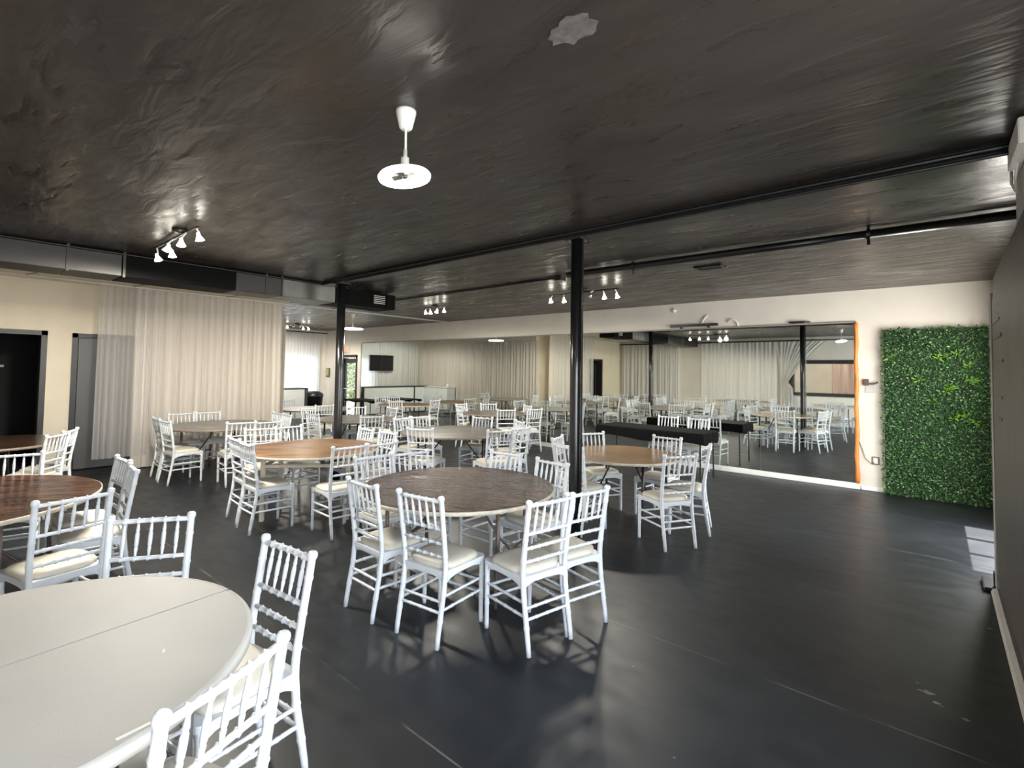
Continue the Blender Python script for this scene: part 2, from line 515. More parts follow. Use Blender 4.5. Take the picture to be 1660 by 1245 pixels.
# pale worn spots where the floor coating has chipped
mat('chipped_concrete', (0.20, 0.19, 0.16), 0.8, vary=0.35, vscale=30)
rc_ = random.Random(9)
for (cx, cy, rr) in ((-0.055, 3.55, 0.040), (-0.02, 3.47, 0.022), (0.005, 3.45, 0.012), (0.09, 3.40, 0.020), (-0.10, 3.62, 0.012), (0.24, 5.05, 0.018), (0.26, 4.72, 0.016), (-1.2, 4.0, 0.008), (-1.35, 2.7, 0.008), (-0.9, 2.2, 0.006)):
    ol = []
    for k in range(11):
        a = 2 * PI * k / 11
        q = 0.7 * rr * rc_.uniform(0.5, 1.2)
        ol.append((cx + 1.5 * q * math.cos(a), cy + 0.8 * q * math.sin(a)))
    part('floor_chip', MB().prism(ol, -0.002, 0.0008), 'chipped_concrete', flo)
# repaired plaster patch near the pendant
random.seed(3)
pa = []
for k in range(22):
    a = 2 * PI * k / 22
    rr = 0.085 * (1 + random.uniform(-0.22, 0.22))
    pa.append((-1.026 + rr * 1.15 * math.cos(a), 1.536 + rr * 0.8 * math.sin(a)))
mat('patch_plaster', (0.085, 0.074, 0.066), 0.8, vary=0.35, vscale=25, bump=0.2, bscale=40)
part('plaster_patch', MB().prism(pa, H - 0.004, H + 0.001), 'patch_plaster', ceil)

def wall_with_holes(name, axis, pos0, pos1, a0, a1, z1, holes, material, label):
    """wall slab between pos0..pos1 on axis, spanning a0..a1 on the other axis, with holes (h0,h1,zlo,zhi)"""
    mb = MB()
    cuts = sorted(holes)
    cur = a0
    def blk(x0, x1, za, zb):
        if x1 - x0 < 1e-4 or zb - za < 1e-4: return
        if axis == 'X': mb.bbox((pos0, x0, za), (pos1, x1, zb))
        else: mb.bbox((x0, pos0, za), (x1, pos1, zb))
    for (h0, h1, zl, zh) in cuts:
        blk(cur, h0, 0, z1)
        blk(h0, h1, 0, zl)
        blk(h0, h1, zh, z1)
        cur = h1
    blk(cur, a1, 0, z1)
    return struct(name, mb, material, label, 'wall')

D1 = (0.16, 1.13, 0.0, 2.15)       # dark doorway
D2 = (1.52, 2.37, 0.0, 2.135)       # grey door
EX = (-15.33, -14.45, 0.0, 2.03)   # exit door on the mirror wall
WR1 = (-1.15, 2.65, 0.35, 2.6)     # unseen opening added beside the camera to hold the fill light
WR2 = (5.95, 7.75, 0.10, 1.28)     # unseen low opening, its height shaped to fit the sun patch
WR3 = (5.75, 8.45, 1.52, 2.32)     # unseen upper opening added for more fill light, sun blocked outside
BW = (-3.85, -1.2, 1.03, 2.12)     # framed hatch behind the camera
wall_with_holes('wall_mirror', 'Y', YM, YM + 0.2, XF, XR + 0.2, H, [EX], 'pale_paint', 'cream painted long wall that carries the mirrors')
wall_with_holes('wall_left', 'X', XL - 0.2, XL, YB - 0.2, YA, H, [D1, D2], 'cream_paint', 'cream painted wall with two dark doors on the left')
struct('wall_alcove', MB().bbox((XF - 0.2, YA - 0.2, 0), (XL - 0.2, YA, H)), 'pale_paint', 'pale side wall of the far alcove behind curtains', 'wall')
struct('wall_far', MB().bbox((XF - 0.2, YA, 0), (XF, YM + 0.2, H)), 'pale_paint', 'pale far end wall with a white curtain', 'wall')
wall_with_holes('wall_back', 'Y', YB - 0.2, YB, XL - 0.2, XR + 0.2, H, [BW], 'pale_paint', 'pale wall behind the camera seen in the mirror')
wall_with_holes('wall_right', 'X', XR, XR + 0.2, YB - 0.2, YM + 0.2, H, [WR1], 'pale_paint', 'pale right wall beside the grey board')

# the right wall beyond the pilaster has two unseen stacked openings, shaped to let light in
wr = bpy.data.objects['wall_right']
wmb = MB()
for (a, b, za, zb) in ((YB - 0.2, WR1[0], 0, H), (WR1[0], WR1[1], 0, WR1[2]), (WR1[0], WR1[1], WR1[3], H), (WR1[1], WR3[0], 0, H), (WR3[1], YM + 0.2, 0, H),
                       (WR3[0], WR3[1], WR3[3], H), (WR3[0], WR3[1], WR2[3], WR3[2]), (WR3[0], WR2[0], 0, WR2[3]), (WR2[1], WR3[1], 0, WR2[3]), (WR2[0], WR2[1], 0, WR2[2])):
    wmb.bbox((XR, a, za), (XR + 0.2, b, zb))
wr.data = wmb.mesh('wall_right', 'pale_paint')
aw = struct('sun_blocker', MB().bbox((XR + 0.2, 5.4, 2.36), (XR + 0.60, 8.8, 2.42)), 'grey_paint', 'unseen slab added outside to keep sun off the upper opening', 'sun blocker')  # unseen sun blocker, added so only the low opening gets direct sun
# dark room behind the open doorway
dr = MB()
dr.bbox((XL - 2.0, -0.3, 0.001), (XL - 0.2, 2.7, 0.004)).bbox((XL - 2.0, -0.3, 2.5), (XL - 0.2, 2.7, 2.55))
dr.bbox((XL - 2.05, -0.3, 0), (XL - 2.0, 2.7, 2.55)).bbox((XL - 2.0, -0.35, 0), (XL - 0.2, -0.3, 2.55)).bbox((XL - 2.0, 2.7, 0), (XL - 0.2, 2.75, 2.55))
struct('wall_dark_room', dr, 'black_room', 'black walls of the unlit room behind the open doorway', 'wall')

def door_frame(mb, axis, pos, a0, a1, zt, w, depth, sgn):
    for (x0, x1, za, zb) in ((a0, a0 + w, 0, zt), (a1 - w, a1, 0, zt), (a0, a1, zt - w, zt)):
        if axis == 'X': mb.bbox((pos - depth, x0, za), (pos + 0.02 * sgn, x1, zb))
        else: mb.bbox((x0, pos - 0.02, za), (x1, pos + depth, zb))
    return mb
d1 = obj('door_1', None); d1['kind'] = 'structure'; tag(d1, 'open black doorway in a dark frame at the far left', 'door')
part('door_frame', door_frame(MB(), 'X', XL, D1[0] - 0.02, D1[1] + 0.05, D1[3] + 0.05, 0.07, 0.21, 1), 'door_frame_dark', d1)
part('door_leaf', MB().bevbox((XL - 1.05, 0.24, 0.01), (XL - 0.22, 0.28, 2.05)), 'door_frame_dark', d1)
part('door_sign', MB().bbox((XL - 1.98, 0.62, 1.62), (XL - 1.995, 0.86, 1.66)), 'light_grey_paint', d1)
d2 = obj('door_2', None); d2['kind'] = 'structure'; tag(d2, 'dark grey door half covered by the sheer curtain', 'door')
part('door_frame', door_frame(MB(), 'X', XL, D2[0] - 0.05, D2[1] + 0.05, D2[3] + 0.05, 0.07, 0.21, 1), 'door_frame_dark', d2)
lf = part('door_leaf', MB().bevbox((XL - 0.07, D2[0] + 0.03, 0.01), (XL - 0.02, D2[1] - 0.02, D2[3] - 0.02)), 'door_grey', d2)
part('door_knob', MB().lathe([(0.0, 0), (0.022, 0.003), (0.012, 0.02), (0.024, 0.04), (0.026, 0.055), (0.0, 0.065)], 16), 'chrome', lf, True, (XL - 0.02, D2[1] - 0.10, 1.0), (0, R(90), 0))
for z in (0.3, 1.05, 1.8):
    part('hinge', MB().tube([(XL - 0.016, D2[0] + 0.028, z - 0.05), (XL - 0.016, D2[0] + 0.028, z + 0.05)], 0.008, 8), 'door_frame_dark', lf)

d3 = obj('door_3', None); d3['kind'] = 'structure'; tag(d3, 'glazed exit door with sunny greenery outside', 'door')
part('door_frame', door_frame(MB(), 'Y', YM, EX[0] - 0.06, EX[1] + 0.06, EX[3] + 0.10, 0.08, 0.21, 1), 'door_frame_dark', d3)
lf = part('door_leaf', MB().bbox((EX[0] + 0.02, YM + 0.06, 0.01), (EX[0] + 0.11, YM + 0.10, 2.0)).bbox((EX[1] - 0.11, YM + 0.06, 0.01), (EX[1] - 0.02, YM + 0.10, 2.0))
          .bbox((EX[0] + 0.02, YM + 0.06, 1.86), (EX[1] - 0.02, YM + 0.10, 2.0)).bbox((EX[0] + 0.02, YM + 0.06, 0.01), (EX[1] - 0.02, YM + 0.10, 0.16)), 'door_frame_dark', d3)
part('glass_pane', MB().bbox((EX[0] + 0.11, YM + 0.075, 0.16), (EX[1] - 0.11, YM + 0.085, 1.86)), 'glass_clear', lf)
part('push_bar', MB().tube([(EX[0] + 0.08, YM + 0.03, 1.0), (EX[1] - 0.08, YM + 0.03, 1.0)], 0.016, 8), 'chrome', lf)

# baseboards
struct('baseboard_mirror', MB().bevbox((-14.2, YM - 0.045, 0), (-0.875, YM, 0.085), 0.004), 'white_paint', 'white board along the floor under the mirrors', 'baseboard')
struct('baseboard_mirror_short', MB().bevbox((-0.865, YM - 0.022, 0), (XR, YM, 0.055), 0.004), 'white_paint', 'short white baseboard beside the orange edge', 'baseboard')
struct('baseboard_right', MB().bbox((XR - 0.05, 7.75, 0), (XR, YM - 0.03, 0.20)).bbox((XR - 0.05, 5.4, 0), (XR, 5.95, 0.20)), 'white_paint', 'white kerb along the right wall', 'baseboard')
struct('baseboard_left', MB().bbox((XL, D1[1] + 0.05, 0), (XL + 0.012, D2[0] - 0.05, 0.03)).bbox((XL, D2[1] + 0.05, 0), (XL + 0.012, YA, 0.03)), 'door_frame_dark', 'thin dark strip at the foot of the left wall', 'baseboard')

# beam over the posts and its ledges
bm_ = struct('trim_1', MB().bbox((-7.0, 3.80, H - 0.055), (XR, 3.99, H)).bbox((-7.0, 3.99, H - 0.018), (XR, 4.13, H)), 'black_paint', 'black ceiling beam running over the two posts', 'beam')
for yy, zz, rr in ((3.785, H - 0.025, 0.013), (3.80, H - 0.062, 0.010)):
    part('conduit', MB().tube([(-6.4, yy, zz), (XR, yy, zz)], rr, 8), 'black_paint', bm_)

# unseen window frames added around the light openings of the right wall
def window(name, hole, label, nm):
    w = obj(name, None); w['kind'] = 'structure'; tag(w, label, 'window')
    y0, y1, z0, z1 = hole
    mb = MB()
    t = 0.05
    mb.bbox((XR + 0.05, y0, z0), (XR + 0.12, y0 + t, z1)).bbox((XR + 0.05, y1 - t, z0), (XR + 0.12, y1, z1))
    mb.bbox((XR + 0.05, y0, z0), (XR + 0.12, y1, z0 + t)).bbox((XR + 0.05, y0, z1 - t), (XR + 0.12, y1, z1))
    part('window_frame', mb, 'door_frame_dark', w)
    for k in range(1, nm):
        yy = y0 + (y1 - y0) * k / nm
        part('mullion', MB().bbox((XR + 0.055, yy - 0.035, z0 + t), (XR + 0.115, yy + 0.035, z1 - t)), 'door_frame_dark', w)
    return w
window('added_window_1', WR1, 'wide unseen window added in the right wall for fill light', 4)
window('added_window_5', WR3, 'unseen high window added in the right wall for fill light', 3)
window('window_2', WR2, 'unseen low glazing in the right wall shaped to let sun on the floor', 3)

w4 = obj('window_4', None); w4['kind'] = 'structure'; tag(w4, 'window in the far end wall hidden behind the white curtain', 'window')
part('window_frame', MB().bbox((XF, 7.12, 0.08), (XF + 0.05, 7.20, 2.12)).bbox((XF, 8.70, 0.08), (XF + 0.05, 8.78, 2.12)).bbox((XF, 7.12, 2.05), (XF + 0.05, 8.78, 2.12)).bbox((XF, 7.12, 0.08), (XF + 0.05, 8.78, 0.15)), 'white_paint', w4)
part('glass_pane', MB().bbox((XF, 7.20, 0.15), (XF + 0.01, 8.70, 2.05)), 'white_board', w4)
# pilaster on the right with a cream box near the ceiling
pil = struct('wall_pilaster', MB().bevbox((0.375, 3.60, 0), (XR, 4.12, H), 0.01), 'light_grey_paint', 'pale grey pilaster at the right edge under the beam', 'pilaster')
jb = thing('junction_box', 'cream metal box at the top of the right pilaster', 'electrical box', (0, 0, 0))
part('box_body', MB().bevbox((0.322, 3.40, 2.84), (0.376, 3.86, 2.97), 0.006), 'lamp_white', jb)
for yy in (3.46, 3.80):
    part('screw', MB().tube([(0.318, yy, 2.90), (0.323, yy, 2.90)], 0.006, 8), 'chrome', jb)
part('cable', MB().tube([(0.35, 3.72, 2.845), (0.345, 3.80, 2.78), (0.36, 3.90, 2.73), (0.345, 3.96, 2.80), (0.35, 4.02, 2.90)], 0.007, 6), 'lamp_white', jb)

# big dark board leaning along the right side
bd = thing('display_board', 'tall dark framed board standing along the right edge', 'board')
def yz_prism(mb, outline, x0, x1):
    n = len(outline)
    vs = [(x0, y, z) for y, z in outline] + [(x1, y, z) for y, z in outline]
    fs = [tuple(range(n)), tuple(range(2 * n - 1, n - 1, -1))]
    for k in range(n):
        k2 = (k + 1) % n
        fs.append((k, n + k, n + k2, k2))
    mb._add(vs, fs)
    return mb
out = [(2.5, 0.02), (5.46, 0.02), (5.50, 0.10), (5.50, 2.34), (5.46, 2.42), (5.30, 2.475), (2.5, 2.60)]
part('board_panel', yz_prism(MB(), out, 0.352, 0.374), 'board_frame', bd)
inn = [(2.5, 0.16), (5.36, 0.16), (5.36, 2.28), (5.20, 2.37), (2.5, 2.49)]
part('board_face', yz_prism(MB(), inn, 0.343, 0.353), 'board_dark', bd)
part('edge_trim', MB().bbox((0.338, 5.40, 0.06), (0.374, 5.545, 2.36)), 'board_edge', bd)
part('bottom_trim', MB().tube([(0.335, 2.5, 0.05), (0.335, 4.6, 0.05), (0.340, 5.4, 0.04)], 0.035, 8), 'board_edge', bd)
part('foot', MB().bevbox((0.27, 5.50, 0.0), (0.374, 5.80, 0.035), 0.008).bevbox((0.33, 5.52, 0.03), (0.365, 5.58, 0.16), 0.006), 'leg_black', bd)
for (y, z) in ((5.12, 2.18), (4.9, 2.22), (4.9, 2.15)):
    part('screw_head', MB().tube([(0.340, y, z), (0.344, y, z)], 0.010, 8), 'lamp_white', bd)
for (z, y0, y1) in ((2.10, 4.8, 5.28), (1.98, 4.7, 5.25), (1.80, 4.6, 5.2), (1.55, 4.7, 5.3), (1.40, 4.75, 5.15)):
    part('batten', MB().bbox((0.339, y0, z), (0.344, y1, z + 0.02)), 'board_frame', bd)

# ------------------------------------------------------------------ mirror wall things
mir = thing('wall_mirror_set', 'long row of frameless mirror sheets along the whole wall', 'mirror', (0, YM, 0))
edges = [-14.12, -13.0, -11.75, -10.4, -9.0, -7.60, -6.22, -4.89, -3.563, -2.241, -0.93]
for a, b in zip(edges[:-1], edges[1:]):
    part('mirror_panel', MB().bbox((a + 0.002, -0.026, 0.09), (b - 0.002, -0.02, 2.495)), 'mirror_glass', mir)
    part('mirror_back', MB().bbox((a, -0.02, 0.086), (b, 0.0, 2.50)), 'light_grey_paint', mir)
part('top_trim', MB().bevbox((-14.14, -0.034, 2.495), (-0.90, 0.0, 2.515), 0.003), 'grey_paint', mir)
part('side_trim', MB().bevbox((-14.16, -0.034, 0.086), (-14.12, 0.0, 2.51), 0.003), 'grey_paint', mir)
pts = [(-0.905 + 0.006 * math.sin(z * 9), -0.035, z) for z in [0.09 + 0.1 * k for k in range(25)]]
st = part('edge_strip', MB().tube(pts, [0.026 + 0.004 * math.sin(k * 1.9) for k in range(25)], 8), 'orange_strip', mir, True)
st['label'] = 'rough orange foam strip along the mirror edge'

lb = thing('light_bar', 'black bar lamp mounted above the mirror near the post', 'lamp', (0, YM, 0))
part('bar_body', MB().bevbox((-3.80, -0.06, 2.545), (-2.93, -0.01, 2.59), 0.006), 'black_plastic', lb)
for x in (-3.6, -3.1):
    part('bracket', MB().bbox((x - 0.02, -0.03, 2.51), (x + 0.02, 0.0, 2.56)), 'black_plastic', lb)
lb = thing('light_bar', 'short black bar lamp above the right end of the mirror', 'lamp', (0, YM, 0))
part('bar_body', MB().bevbox((-1.80, -0.06, 2.525), (-1.58, -0.01, 2.55), 0.006), 'black_plastic', lb)
part('bar_end', MB().bevbox((-1.575, -0.05, 2.528), (-1.50, -0.015, 2.547), 0.004), 'chrome', lb)
sd = thing('smoke_detector', 'small round white detector high on the mirror wall', 'detector', (-3.742, YM, 2.87))
part('base_ring', MB().lathe([(0.0, 0), (0.045, 0.0), (0.045, 0.012), (0.036, 0.014)], 20), 'lamp_white', sd, True, rot=(R(90), 0, 0))
part('dome', MB().lathe([(0.034, 0.012), (0.030, 0.030), (0.015, 0.037), (0.0, 0.038)], 20), 'lamp_white', sd, True, rot=(R(90), 0, 0))
for lab, p in (('curved white cable end on the wall above the black bar lamp', [(-3.22, -0.02, 2.55), (-3.20, -0.03, 2.63), (-3.16, -0.025, 2.70), (-3.13, -0.01, 2.735)]),
               ('white cable loop on the wall right of the black bar lamp', [(-2.78, -0.01, 2.60), (-2.72, -0.03, 2.645), (-2.66, -0.035, 2.64), (-2.61, -0.03, 2.59), (-2.59, -0.02, 2.53)])):
    w = thing('cable_end', lab, 'cable', (0, YM, 0))
    part('cable', MB().tube(p, 0.012, 8), 'lamp_white', w, True)
    part('cable_plug', MB().bevbox((p[-1][0] - 0.014, -0.02, p[-1][2] - 0.014), (p[-1][0] + 0.014, 0.0, p[-1][2] + 0.014), 0.003), 'lamp_white', w)
wc = thing('wall_bracket', 'dark bracket with a pale plate beside the green hedge', 'bracket', (0, YM, 0))
part('plate', MB().bevbox((-0.80, -0.012, 1.44), (-0.69, 0, 1.55), 0.004), 'light_grey_paint', wc)
part('clamp', MB().bevbox((-0.815, -0.05, 1.55), (-0.755, 0, 1.645), 0.006), 'leg_brown', wc)
part('arm', MB().tube([(-0.78, -0.04, 1.575), (-0.70, -0.045, 1.575), (-0.64, -0.05, 1.60)], 0.013, 8), 'leg_brown', wc)
ou = thing('wall_outlet', 'wall outlet with a cord between mirror and hedge', 'outlet', (0, YM, 0))
part('cover_plate', MB().bevbox((-0.735, -0.010, 0.385), (-0.64, 0, 0.505), 0.004), 'edge_band_brown', ou)
part('receptacle', MB().bevbox((-0.715, -0.016, 0.405), (-0.66, -0.008, 0.485), 0.004), 'lamp_white', ou)
part('cord', MB().tube([(-0.70, -0.018, 0.42), (-0.74, -0.03, 0.40), (-0.81, -0.02, 0.47), (-0.84, -0.015, 0.58), (-0.875, -0.012, 0.68), (-0.89, -0.012, 0.75)], 0.004, 6), 'leg_black', ou)

# ------------------------------------------------------------------ green hedge wall
hw = thing('hedge_wall', 'tall artificial green hedge panel standing against the cream wall', 'hedge', (0, YM, 0))
HX0, HX1, HZ1 = -0.60, 0.56, 2.38
part('backing_panel', MB().bbox((HX0 + 0.03, -0.075, 0.0), (HX1 - 0.02, -0.025, HZ1 - 0.02)), 'hedge_backing', hw)
def leaves(n, fx, fz, depth, lmin, lmax, seed, wratio=0.5):
    rnd = random.Random(seed)
    mb = MB()
    for i in range(n):
        x = fx(rnd); z = fz(rnd)
        base = Vector((x, -0.07 - depth * rnd.random(), z))
        d = Vector((rnd.uniform(-1, 1), rnd.uniform(-1.0, -0.15), rnd.uniform(-0.9, 0.9))).normalized()
        s = d.cross(Vector((rnd.uniform(-1, 1), rnd.uniform(-1, 1), rnd.uniform(-1, 1)))).normalized()
        nn = s.cross(d)
        l = rnd.uniform(lmin, lmax); w = l * wratio * 0.5
        vs = [base, base + d * l * 0.4 + s * w + nn * w * 0.3, base + d * l, base + d * l * 0.4 - s * w + nn * w * 0.3, base + d * l * 0.45]
        mb._add(vs, [(0, 1, 4), (1, 2, 4), (0, 4, 3), (4, 2, 3)])
    return mb
lv = part('leaf_cover', leaves(15000, lambda r: r.uniform(HX0, HX1), lambda r: r.uniform(0.01, HZ1), 0.045, 0.022, 0.046, 5), 'leaf_green', hw)
lv['kind'] = 'stuff'
random.seed(8)
for (x, z) in ((-0.50, 1.98), (0.05, 1.96), (0.10, 1.98), (0.33, 1.83), (0.15, 1.55), (0.13, 1.50), (-0.02, 1.36), (0.28, 1.18), (0.38, 1.10), (0.20, 1.13), (-0.18, 1.66), (0.42, 1.62), (0.22, 2.02), (0.35, 1.66)):
    c = MB()
    rnd = random.Random(int(x * 1000 + z * 100))
    for k in range(11):
        d = Vector((rnd.uniform(-1, 1), rnd.uniform(-0.9, -0.3), rnd.uniform(-0.6, 0.9))).normalized()
        s = d.cross(Vector((0, -1, 0.3))).normalized()
        l = rnd.uniform(0.05, 0.10); w = l * 0.11
        b = Vector((x + rnd.uniform(-0.03, 0.03), -0.10, z + rnd.uniform(-0.03, 0.03)))
        nn = s.cross(d)
        c._add([b, b + d * l * 0.5 + s * w, b + d * l, b + d * l * 0.5 - s * w, b + d * l * 0.5 + nn * w * 0.6], [(0, 1, 4), (1, 2, 4), (0, 4, 3), (4, 2, 3)])
    part('lime_sprig', c, 'leaf_lime', hw)

# ------------------------------------------------------------------ curtains
def curtain(name, axis, pos, a0, a1, z0, z1, material, label, folds, amp, seed, gather=1.0, tie=None, group=None, zvar=0.0):
    """pleated sheet hanging at pos on axis between a0..a1"""
    rnd = random.Random(seed)
    nx = max(40, int(folds * 14)); nz = 14
    ph = [rnd.uniform(0, 6.28) for _ in range(5)]
    vs = []; fs = []
    for j in range(nz + 1):
        t = j / nz
        for i in range(nx + 1):
            u = i / nx
            zb = z0 + zvar * math.sin(u * 5 + ph[0])
            z = z1 + (zb - z1) * t
            w = math.sin(2 * PI * folds * u + ph[1] + 0.9 * math.sin(2 * PI * folds * 0.31 * u + ph[2]))
            w2 = math.sin(2 * PI * folds * 0.47 * u + ph[3] + 0.5 * t)
            off = amp * (0.45 + 0.55 * t) * (0.75 * w + 0.35 * w2)
            a = a0 + (a1 - a0) * u + 0.3 * amp * math.cos(2 * PI * folds * u + ph[4]) * t
            if tie:
                # pull towards a side at tie height
                k = math.exp(-((z - tie[1]) / tie[2]) ** 2) if z < tie[1] else max(0, 1 - (z - tie[1]) / (z1 - tie[1])) ** 0.8
                if z < tie[1]: k = max(k, 0.86)
                a = a + (tie[0] - a) * k * 0.85
            vs.append((pos + off, a, z) if axis == 'X' else (a, pos + off, z))
    for j in range(nz):
        for i in range(nx):
            q = j * (nx + 1) + i
            fs.append((q, q + 1, q + nx + 2, q + nx + 1))
    mb = MB(); mb._add(vs, fs)
    o = part(name, mb, material, None, True)
    tag(o, label, 'curtain', group)
    return o
XC = -9.92
ZR = 2.945
curtain('curtain', 'X', XC, 1.70, 2.40, 0.22, ZR, 'curtain_sheer', 'sheer lifted curtain end hanging in front of the dark grey door', 8, 0.042, 1, group='left curtains')
curtain('curtain', 'X', XC, 2.16, 3.00, 0.02, ZR, 'curtain_ivory', 'ivory curtain left panel behind the weathered grey table', 8, 0.046, 2, group='left curtains')
curtain('curtain', 'X', XC, 2.98, 3.84, 0.02, ZR, 'curtain_ivory', 'ivory curtain middle panel behind the weathered grey table', 8, 0.046, 3, group='left curtains')
curtain('curtain', 'X', XC, 3.82, 4.55, 0.02, ZR, 'curtain_ivory', 'ivory curtain right panel ending beside the alcove', 8, 0.046, 4, group='left curtains')
curtain('curtain', 'X', XF + 0.22, 6.9, 8.80, 0.02, 2.86, 'curtain_white', 'white curtain glowing with daylight on the far end wall', 17, 0.035, 5)
for k, (a, b) in enumerate(((5.05, 6.0), (5.98, 6.92))):
    curtain('curtain', 'X', XF + 0.22, a, b, 0.02, 2.86, 'curtain_white', ('white curtain panel behind the framed counter, seen in the mirror left of centre', 'white curtain panel behind the wall television, seen in the mirror')[k], 9, 0.035, 30 + k, group='far wall curtains')
for k in range(5):
    a = -16.1 + 1.15 * k
    curtain('curtain', 'Y', YA + 0.16, a, a + (1.17 if k < 4 else 1.28), 0.02, 2.70, 'curtain_ivory', 'pale alcove curtain seen in the mirror, %s from the far corner' % ('first', 'second', 'third', 'fourth', 'fifth')[k], 9, 0.035, 10 + k, group='alcove curtains')
for k, (a, b, lab) in enumerate(((-10.3, -8.75, 'pale curtain in the corner behind camera, seen in the mirror'), (-8.75, -7.75, 'pale curtain before the blank wall strip, seen in the mirror'),
                          (-6.90, -5.5, 'pale curtain right of the blank wall strip, seen in the mirror'), (-5.52, -4.25, 'pale curtain middle of the right hand group, seen in the mirror'))):
    curtain('curtain', 'Y', YB + 0.16, a, b, 0.02, 2.84, 'curtain_back', lab, 9, 0.05, 20 + k, group='back wall curtains')
curtain('curtain', 'Y', YB + 0.16, -4.3, -2.75, 0.02, 2.84, 'curtain_back', 'pale curtain tied back beside the framed hatch, seen in the mirror', 11, 0.04, 26, tie=(-4.12, 1.45, 0.6), group='back wall curtains')

rod = thing('curtain_rod', 'long pale pipe carrying the ivory curtains across to the mirror wall', 'curtain rod')
part('pipe', MB().tube([(XC, YB + 0.02, ZR + 0.015), (XC, YM - 0.03, ZR + 0.015)], 0.017, 10), 'pipe_white', rod, True)
for y in (0.85, 2.1, 3.5, 5.6):
    part('stay_wire', MB().tube([(XC, y, ZR + 0.015), (XC + 0.45, y + 0.16, H)], 0.006, 6), 'leg_grey', rod)
part('end_flange', MB().lathe([(0.0, 0), (0.035, 0), (0.035, 0.012), (0.017, 0.014)], 16), 'pipe_white', rod, True, (XC, YM, ZR + 0.015), (R(90), 0, 0))
rod2 = thing('curtain_rod', 'thin dark rod above the far white curtain', 'curtain rod')
part('pipe', MB().tube([(XF + 0.22, YA + 0.05, 2.885), (XF + 0.22, YM - 0.05, 2.885)], 0.016, 8), 'leg_black', rod2, True)
for y in (5.5, 7.0, 8.6):
    part('bracket', MB().tube([(XF, y, 2.885), (XF + 0.23, y, 2.885)], 0.010, 6), 'leg_black', rod2)

rod3 = thing('curtain_rod', 'black rod along the wall behind the camera, seen in the mirror', 'curtain rod')
part('pipe', MB().tube([(XL + 0.05, YB + 0.16, 2.87), (XR - 0.05, YB + 0.16, 2.87)], 0.022, 8), 'leg_black', rod3, True)
for x in (-9.5, -7.3, -5.0, -2.6, -0.4):
    part('bracket', MB().tube([(x, YB, 2.87), (x, YB + 0.17, 2.87)], 0.010, 6), 'leg_black', rod3)
curtain('fabric_drape', 'Y', YB - 0.9, -2.75, -1.7, 0.75, 2.5, 'curtain_pink', 'pinkish fabric drape inside the hatch, seen in the mirror', 5, 0.06, 61)
# framed hatch behind the camera (seen in the mirror)
ht = obj('window_3', None); ht['kind'] = 'structure'; tag(ht, 'black framed hatch in the wall behind the camera, seen in the mirror', 'window')
mb = MB()
x0, x1, z0, z1 = BW
for (a, b, c, d) in ((x0 - 0.06, x0 + 0.08, z0 - 0.06, z1 + 0.08), (x1 - 0.08, x1 + 0.06, z0 - 0.06, z1 + 0.08)):
    mb.bbox((a, YB - 0.21, c), (b, YB + 0.03, d))
mb.bbox((x0, YB - 0.21, z1 - 0.05), (x1, YB + 0.03, z1 + 0.08)).bbox((x0, YB - 0.21, z0 - 0.06), (x1, YB + 0.03, z0 + 0.05))
part('hatch_frame', mb, 'door_frame_dark', ht)
rm = MB()
rm.bbox((x0 - 0.6, YB - 2.0, 0.6), (x1 + 0.6, YB - 1.95, 2.6)).bbox((x0 - 0.65, YB - 2.0, 0.6), (x0 - 0.6, YB - 0.2, 2.6)).bbox((x1 + 0.6, YB - 2.0, 0.6), (x1 + 0.65, YB - 0.2, 2.6))
rm.bbox((x0 - 0.6, YB - 2.0, 2.55), (x1 + 0.6, YB - 0.2, 2.6)).bbox((x0 - 0.6, YB - 2.0, 0.6), (x1 + 0.6, YB - 0.2, 0.65))
struct('wall_hatch_room', rm, 'pale_paint', 'cream walls of the small room behind the hatch', 'wall')
add_light('hatch_room_fill', 'POINT', ((x0 + x1) / 2, YB - 1.0, 2.3), 45.0, (1, 0.98, 0.92), shadow_soft_size=0.12)  # unseen point light added to brighten the room inside the hatch

# ------------------------------------------------------------------ posts
for lab, x, y, r in (('slim black steel post nearest the tan table on the right', -2.54, 3.90, 0.056), ('slim black steel post left of the far bright exit door', -6.60, 3.88, 0.060)):
    t = thing('steel_post', lab, 'post', (x, y, 0), group='black posts')
    part('column', MB().tube([(0, 0, 0.012), (0, 0, 0.8), (0, 0, 1.6), (0, 0, H - 0.07)], r, 20), 'post_paint', t, True)
    part('base_plate', MB().bevbox((-0.10, -0.10, 0), (0.10, 0.10, 0.012), 0.004), 'post_paint', t)
    part('cap_plate', MB().bevbox((-0.09, -0.09, H - 0.075), (0.09, 0.09, H - 0.056), 0.004), 'post_paint', t)
    if x > -5: part('side_conduit', MB().tube([(r + 0.012, -0.01, 0.3), (r + 0.012, -0.01, H - 0.08)], 0.010, 8), 'post_paint', t)

